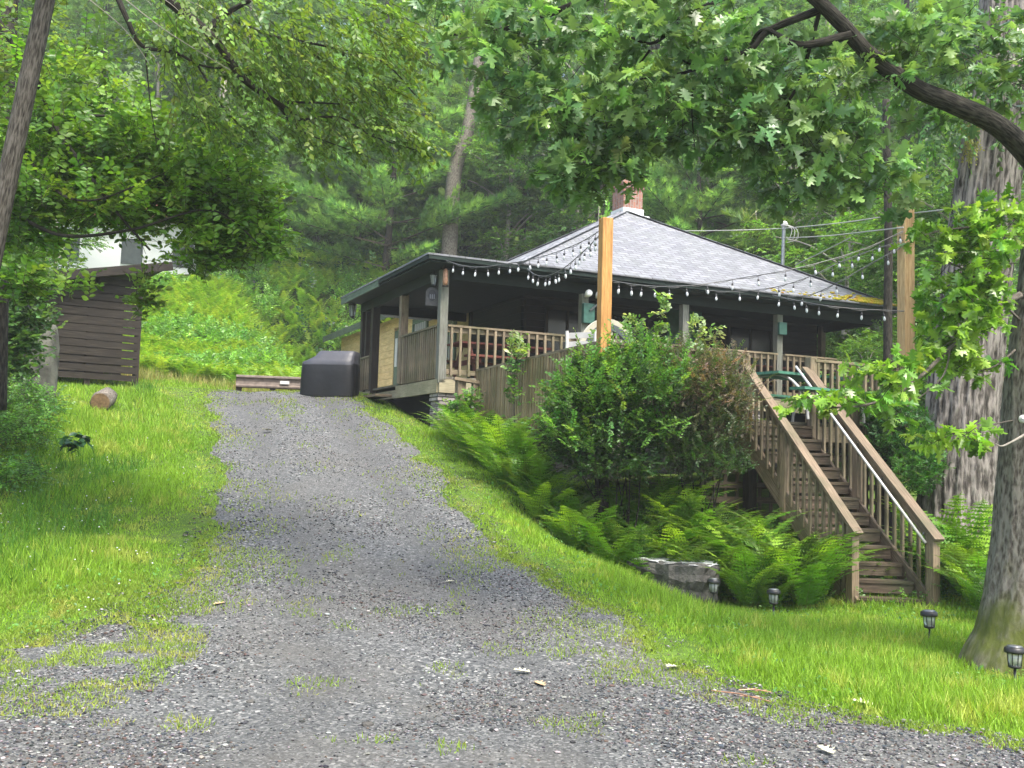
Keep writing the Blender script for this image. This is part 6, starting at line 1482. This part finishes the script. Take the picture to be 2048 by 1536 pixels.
# ---- the fern bank on the left slope and undergrowth
S = Scatter(); rr = np.random.default_rng(61)
FB = [(.20, .38, .05), (.26, .42, .06), (.15, .31, .045), (.34, .46, .08)]
def inhouse(x, y): return bool(under_house(np.array([x]), np.array([y]))[0])
def near_wh(x, y): return abs(x-hp.x) < 4 and abs(y-hp.y-2) < 4
n = 0
for i in range(8000):
    y = rr.uniform(23.8, 42); x = rr.uniform(-.36*y-1, -1.5)
    if inhouse(x, y) or near_wh(x, y) or inhouse(x+.6, y): continue
    nz = float(fbm(x*.5, y*.5, 91, 3)); edge = y+1.2*nz < 25.0+(.3*(x+7) if x < -7 else 0)
    if edge and rr.random() < .75: continue
    z = tz(x, y)
    if nz < .57:      # ferns
        col = np.array(FB[rr.integers(4)]); 
        for b in range(5):
            a = rr.uniform(0, 6.28); frond(S, rr, (x, y, z), a, rr.uniform(.6, 1.0), rr.uniform(.1, .5), col*rr.uniform(.8, 1.2), 8, .17)
    else:            # leafy weeds
        m2 = 9; p = np.array([x, y, z+.15])+rr.standard_normal((m2, 3))*np.array([.22, .22, .13])+np.array([0, 0, .2]); d = rr.standard_normal((m2, 3))*.5+np.array([0, 0, .9])
        sprays(S, None, rr, p, d, .4, 9, LEAF2, .10, [(.16, .33, .06), (.20, .38, .06), (.12, .27, .05)], False, .25)
o = kind(S.build('fern_bank', 'leaf'), 'stuff'); o['label'] = 'bank of bright ferns and weeds rising behind the drive to the wood'; o['category'] = 'undergrowth'
# straw coloured seed grass at the foot of the bank
GR = Scatter()
def strawy(x, y): return (x < -3.4) & (x > -12) & (y > 22.4) & (fbm(x*.8, y*.8, 97, 2) > .36)
grass(60000, 22.4, 28, lambda x, y: np.full(len(x), .34), .008, [(.22, .30, .07), (.36, .34, .12), (.42, .22, .10)], strawy, 1, .25)
o = kind(GR.build('seed_grass', 'grass_blade'), 'stuff'); o['label'] = 'straw and rust tinted seed grass at the top of the drive'; o['category'] = 'grass'
# undergrowth of the wood floor
S = Scatter()
for i in range(2600):
    y = rr.uniform(20, 52); x = rr.uniform(-.6*y-2, .6*y+3)
    if inhouse(x, y) or near_wh(x, y) or (x < 0 and y < 36) or (y < 27 and x < 9) : continue
    z = tz(x, y); m2 = 8; p = np.array([x, y, z])+rr.standard_normal((m2, 3))*np.array([.5, .5, .2])+np.array([0, 0, .35])
    sprays(S, None, rr, p, rr.standard_normal((m2, 3))*.6+np.array([0, 0, .7]), .5, 8, LEAF2, .17, [(.04, .11, .025), (.06, .15, .03), (.03, .08, .02)], False, .2)
o = kind(S.build('undergrowth', 'leaf'), 'stuff'); o['label'] = 'shady undergrowth covering the floor of the wood'; o['category'] = 'undergrowth'
# weeds under the house side and deck edge, right bank
S = Scatter()
for i in range(900):
    px = rr.uniform(900, 2048); d = rr.uniform(12.3, 17.5) if px > 1750 else rr.uniform(12.6, 16.5); p0_ = W(px, 900, d); x, y = p0_.x, p0_.y
    if inhouse(x, y) or under_deck(np.array([x]), np.array([y]))[0] or x < xr(y)+1.1: continue
    z = tz(x, y); m2 = 7; p = np.array([x, y, z+.08])+rr.standard_normal((m2, 3))*np.array([.2, .2, .06]); sprays(S, None, rr, p, rr.standard_normal((m2, 3))*.5+np.array([0, 0, .8]), .22, 8, LEAF2, .05, [(.06, .15, .025), (.09, .2, .03)], False, .2)
o = kind(S.build('ground_cover', 'leaf'), 'stuff'); o['label'] = 'low leafy weeds growing among the ferns and under the staircase'; o['category'] = 'ground cover'
# ================================================================== air, sky, light
hz = MB(); P = [Vector(p) for p in ((-110, -24, -2), (110, -24, -2), (110, 152, -2), (-110, 152, -2))]; hz.quadbox(P+[p+Vector((0, 0, 84)) for p in P])
m = bpy.data.materials.new('haze_air'); m.use_nodes = True; nt = m.node_tree; nt.nodes.clear(); oo = nt.nodes.new('ShaderNodeOutputMaterial'); pv = nt.nodes.new('ShaderNodeVolumePrincipled')
pv.inputs['Density'].default_value = HAZE; pv.inputs['Color'].default_value = (.93, .97, .95, 1); pv.inputs['Anisotropy'].default_value = .2; nt.links.new(pv.outputs[0], oo.inputs['Volume']); MATS['haze_air'] = m
o = kind(hz.build('haze', 'haze_air'), 'stuff'); o['label'] = 'thin moist haze hanging between the trees'; o['category'] = 'haze'
world = bpy.data.worlds.new('World'); scene.world = world; world.use_nodes = True; nt = world.node_tree; nt.nodes.clear()
sky = nt.nodes.new('ShaderNodeTexSky'); sky.sky_type = 'NISHITA'; sky.sun_disc = False; sky.sun_elevation = rad(SUN_EL); sky.sun_rotation = rad(SUN_AZ); sky.dust_density = 4; sky.ozone_density = .6; sky.air_density = 1.2
bg = nt.nodes.new('ShaderNodeBackground'); bg.inputs[1].default_value = SKY; wo = nt.nodes.new('ShaderNodeOutputWorld'); nt.links.new(sky.outputs[0], bg.inputs[0]); nt.links.new(bg.outputs[0], wo.inputs[0])
ld = bpy.data.lights.new('sun', 'SUN'); ld.energy = SUN; ld.angle = rad(SUN_ANG); ld.color = (1, .96, .88); lo = bpy.data.objects.new('sun', ld); COL.objects.link(lo)
sd = Vector((math.sin(rad(SUN_AZ))*math.cos(rad(SUN_EL)), math.cos(rad(SUN_AZ))*math.cos(rad(SUN_EL)), math.sin(rad(SUN_EL))))
lo.rotation_euler = sd.to_track_quat('Z', 'Y').to_euler()
scene.view_settings.view_transform = 'Standard'; scene.view_settings.look = 'None'; scene.view_settings.exposure = EXPO; scene.view_settings.gamma = 1
cy = scene.cycles; cy.max_bounces = 6; cy.diffuse_bounces = 3; cy.glossy_bounces = 2; cy.transmission_bounces = 3; cy.volume_bounces = 0; cy.transparent_max_bounces = 6; cy.caustics_reflective = False; cy.caustics_refractive = False
cy.use_adaptive_sampling = True; cy.adaptive_threshold = .02; cy.use_denoising = True; cy.sample_clamp_indirect = 4
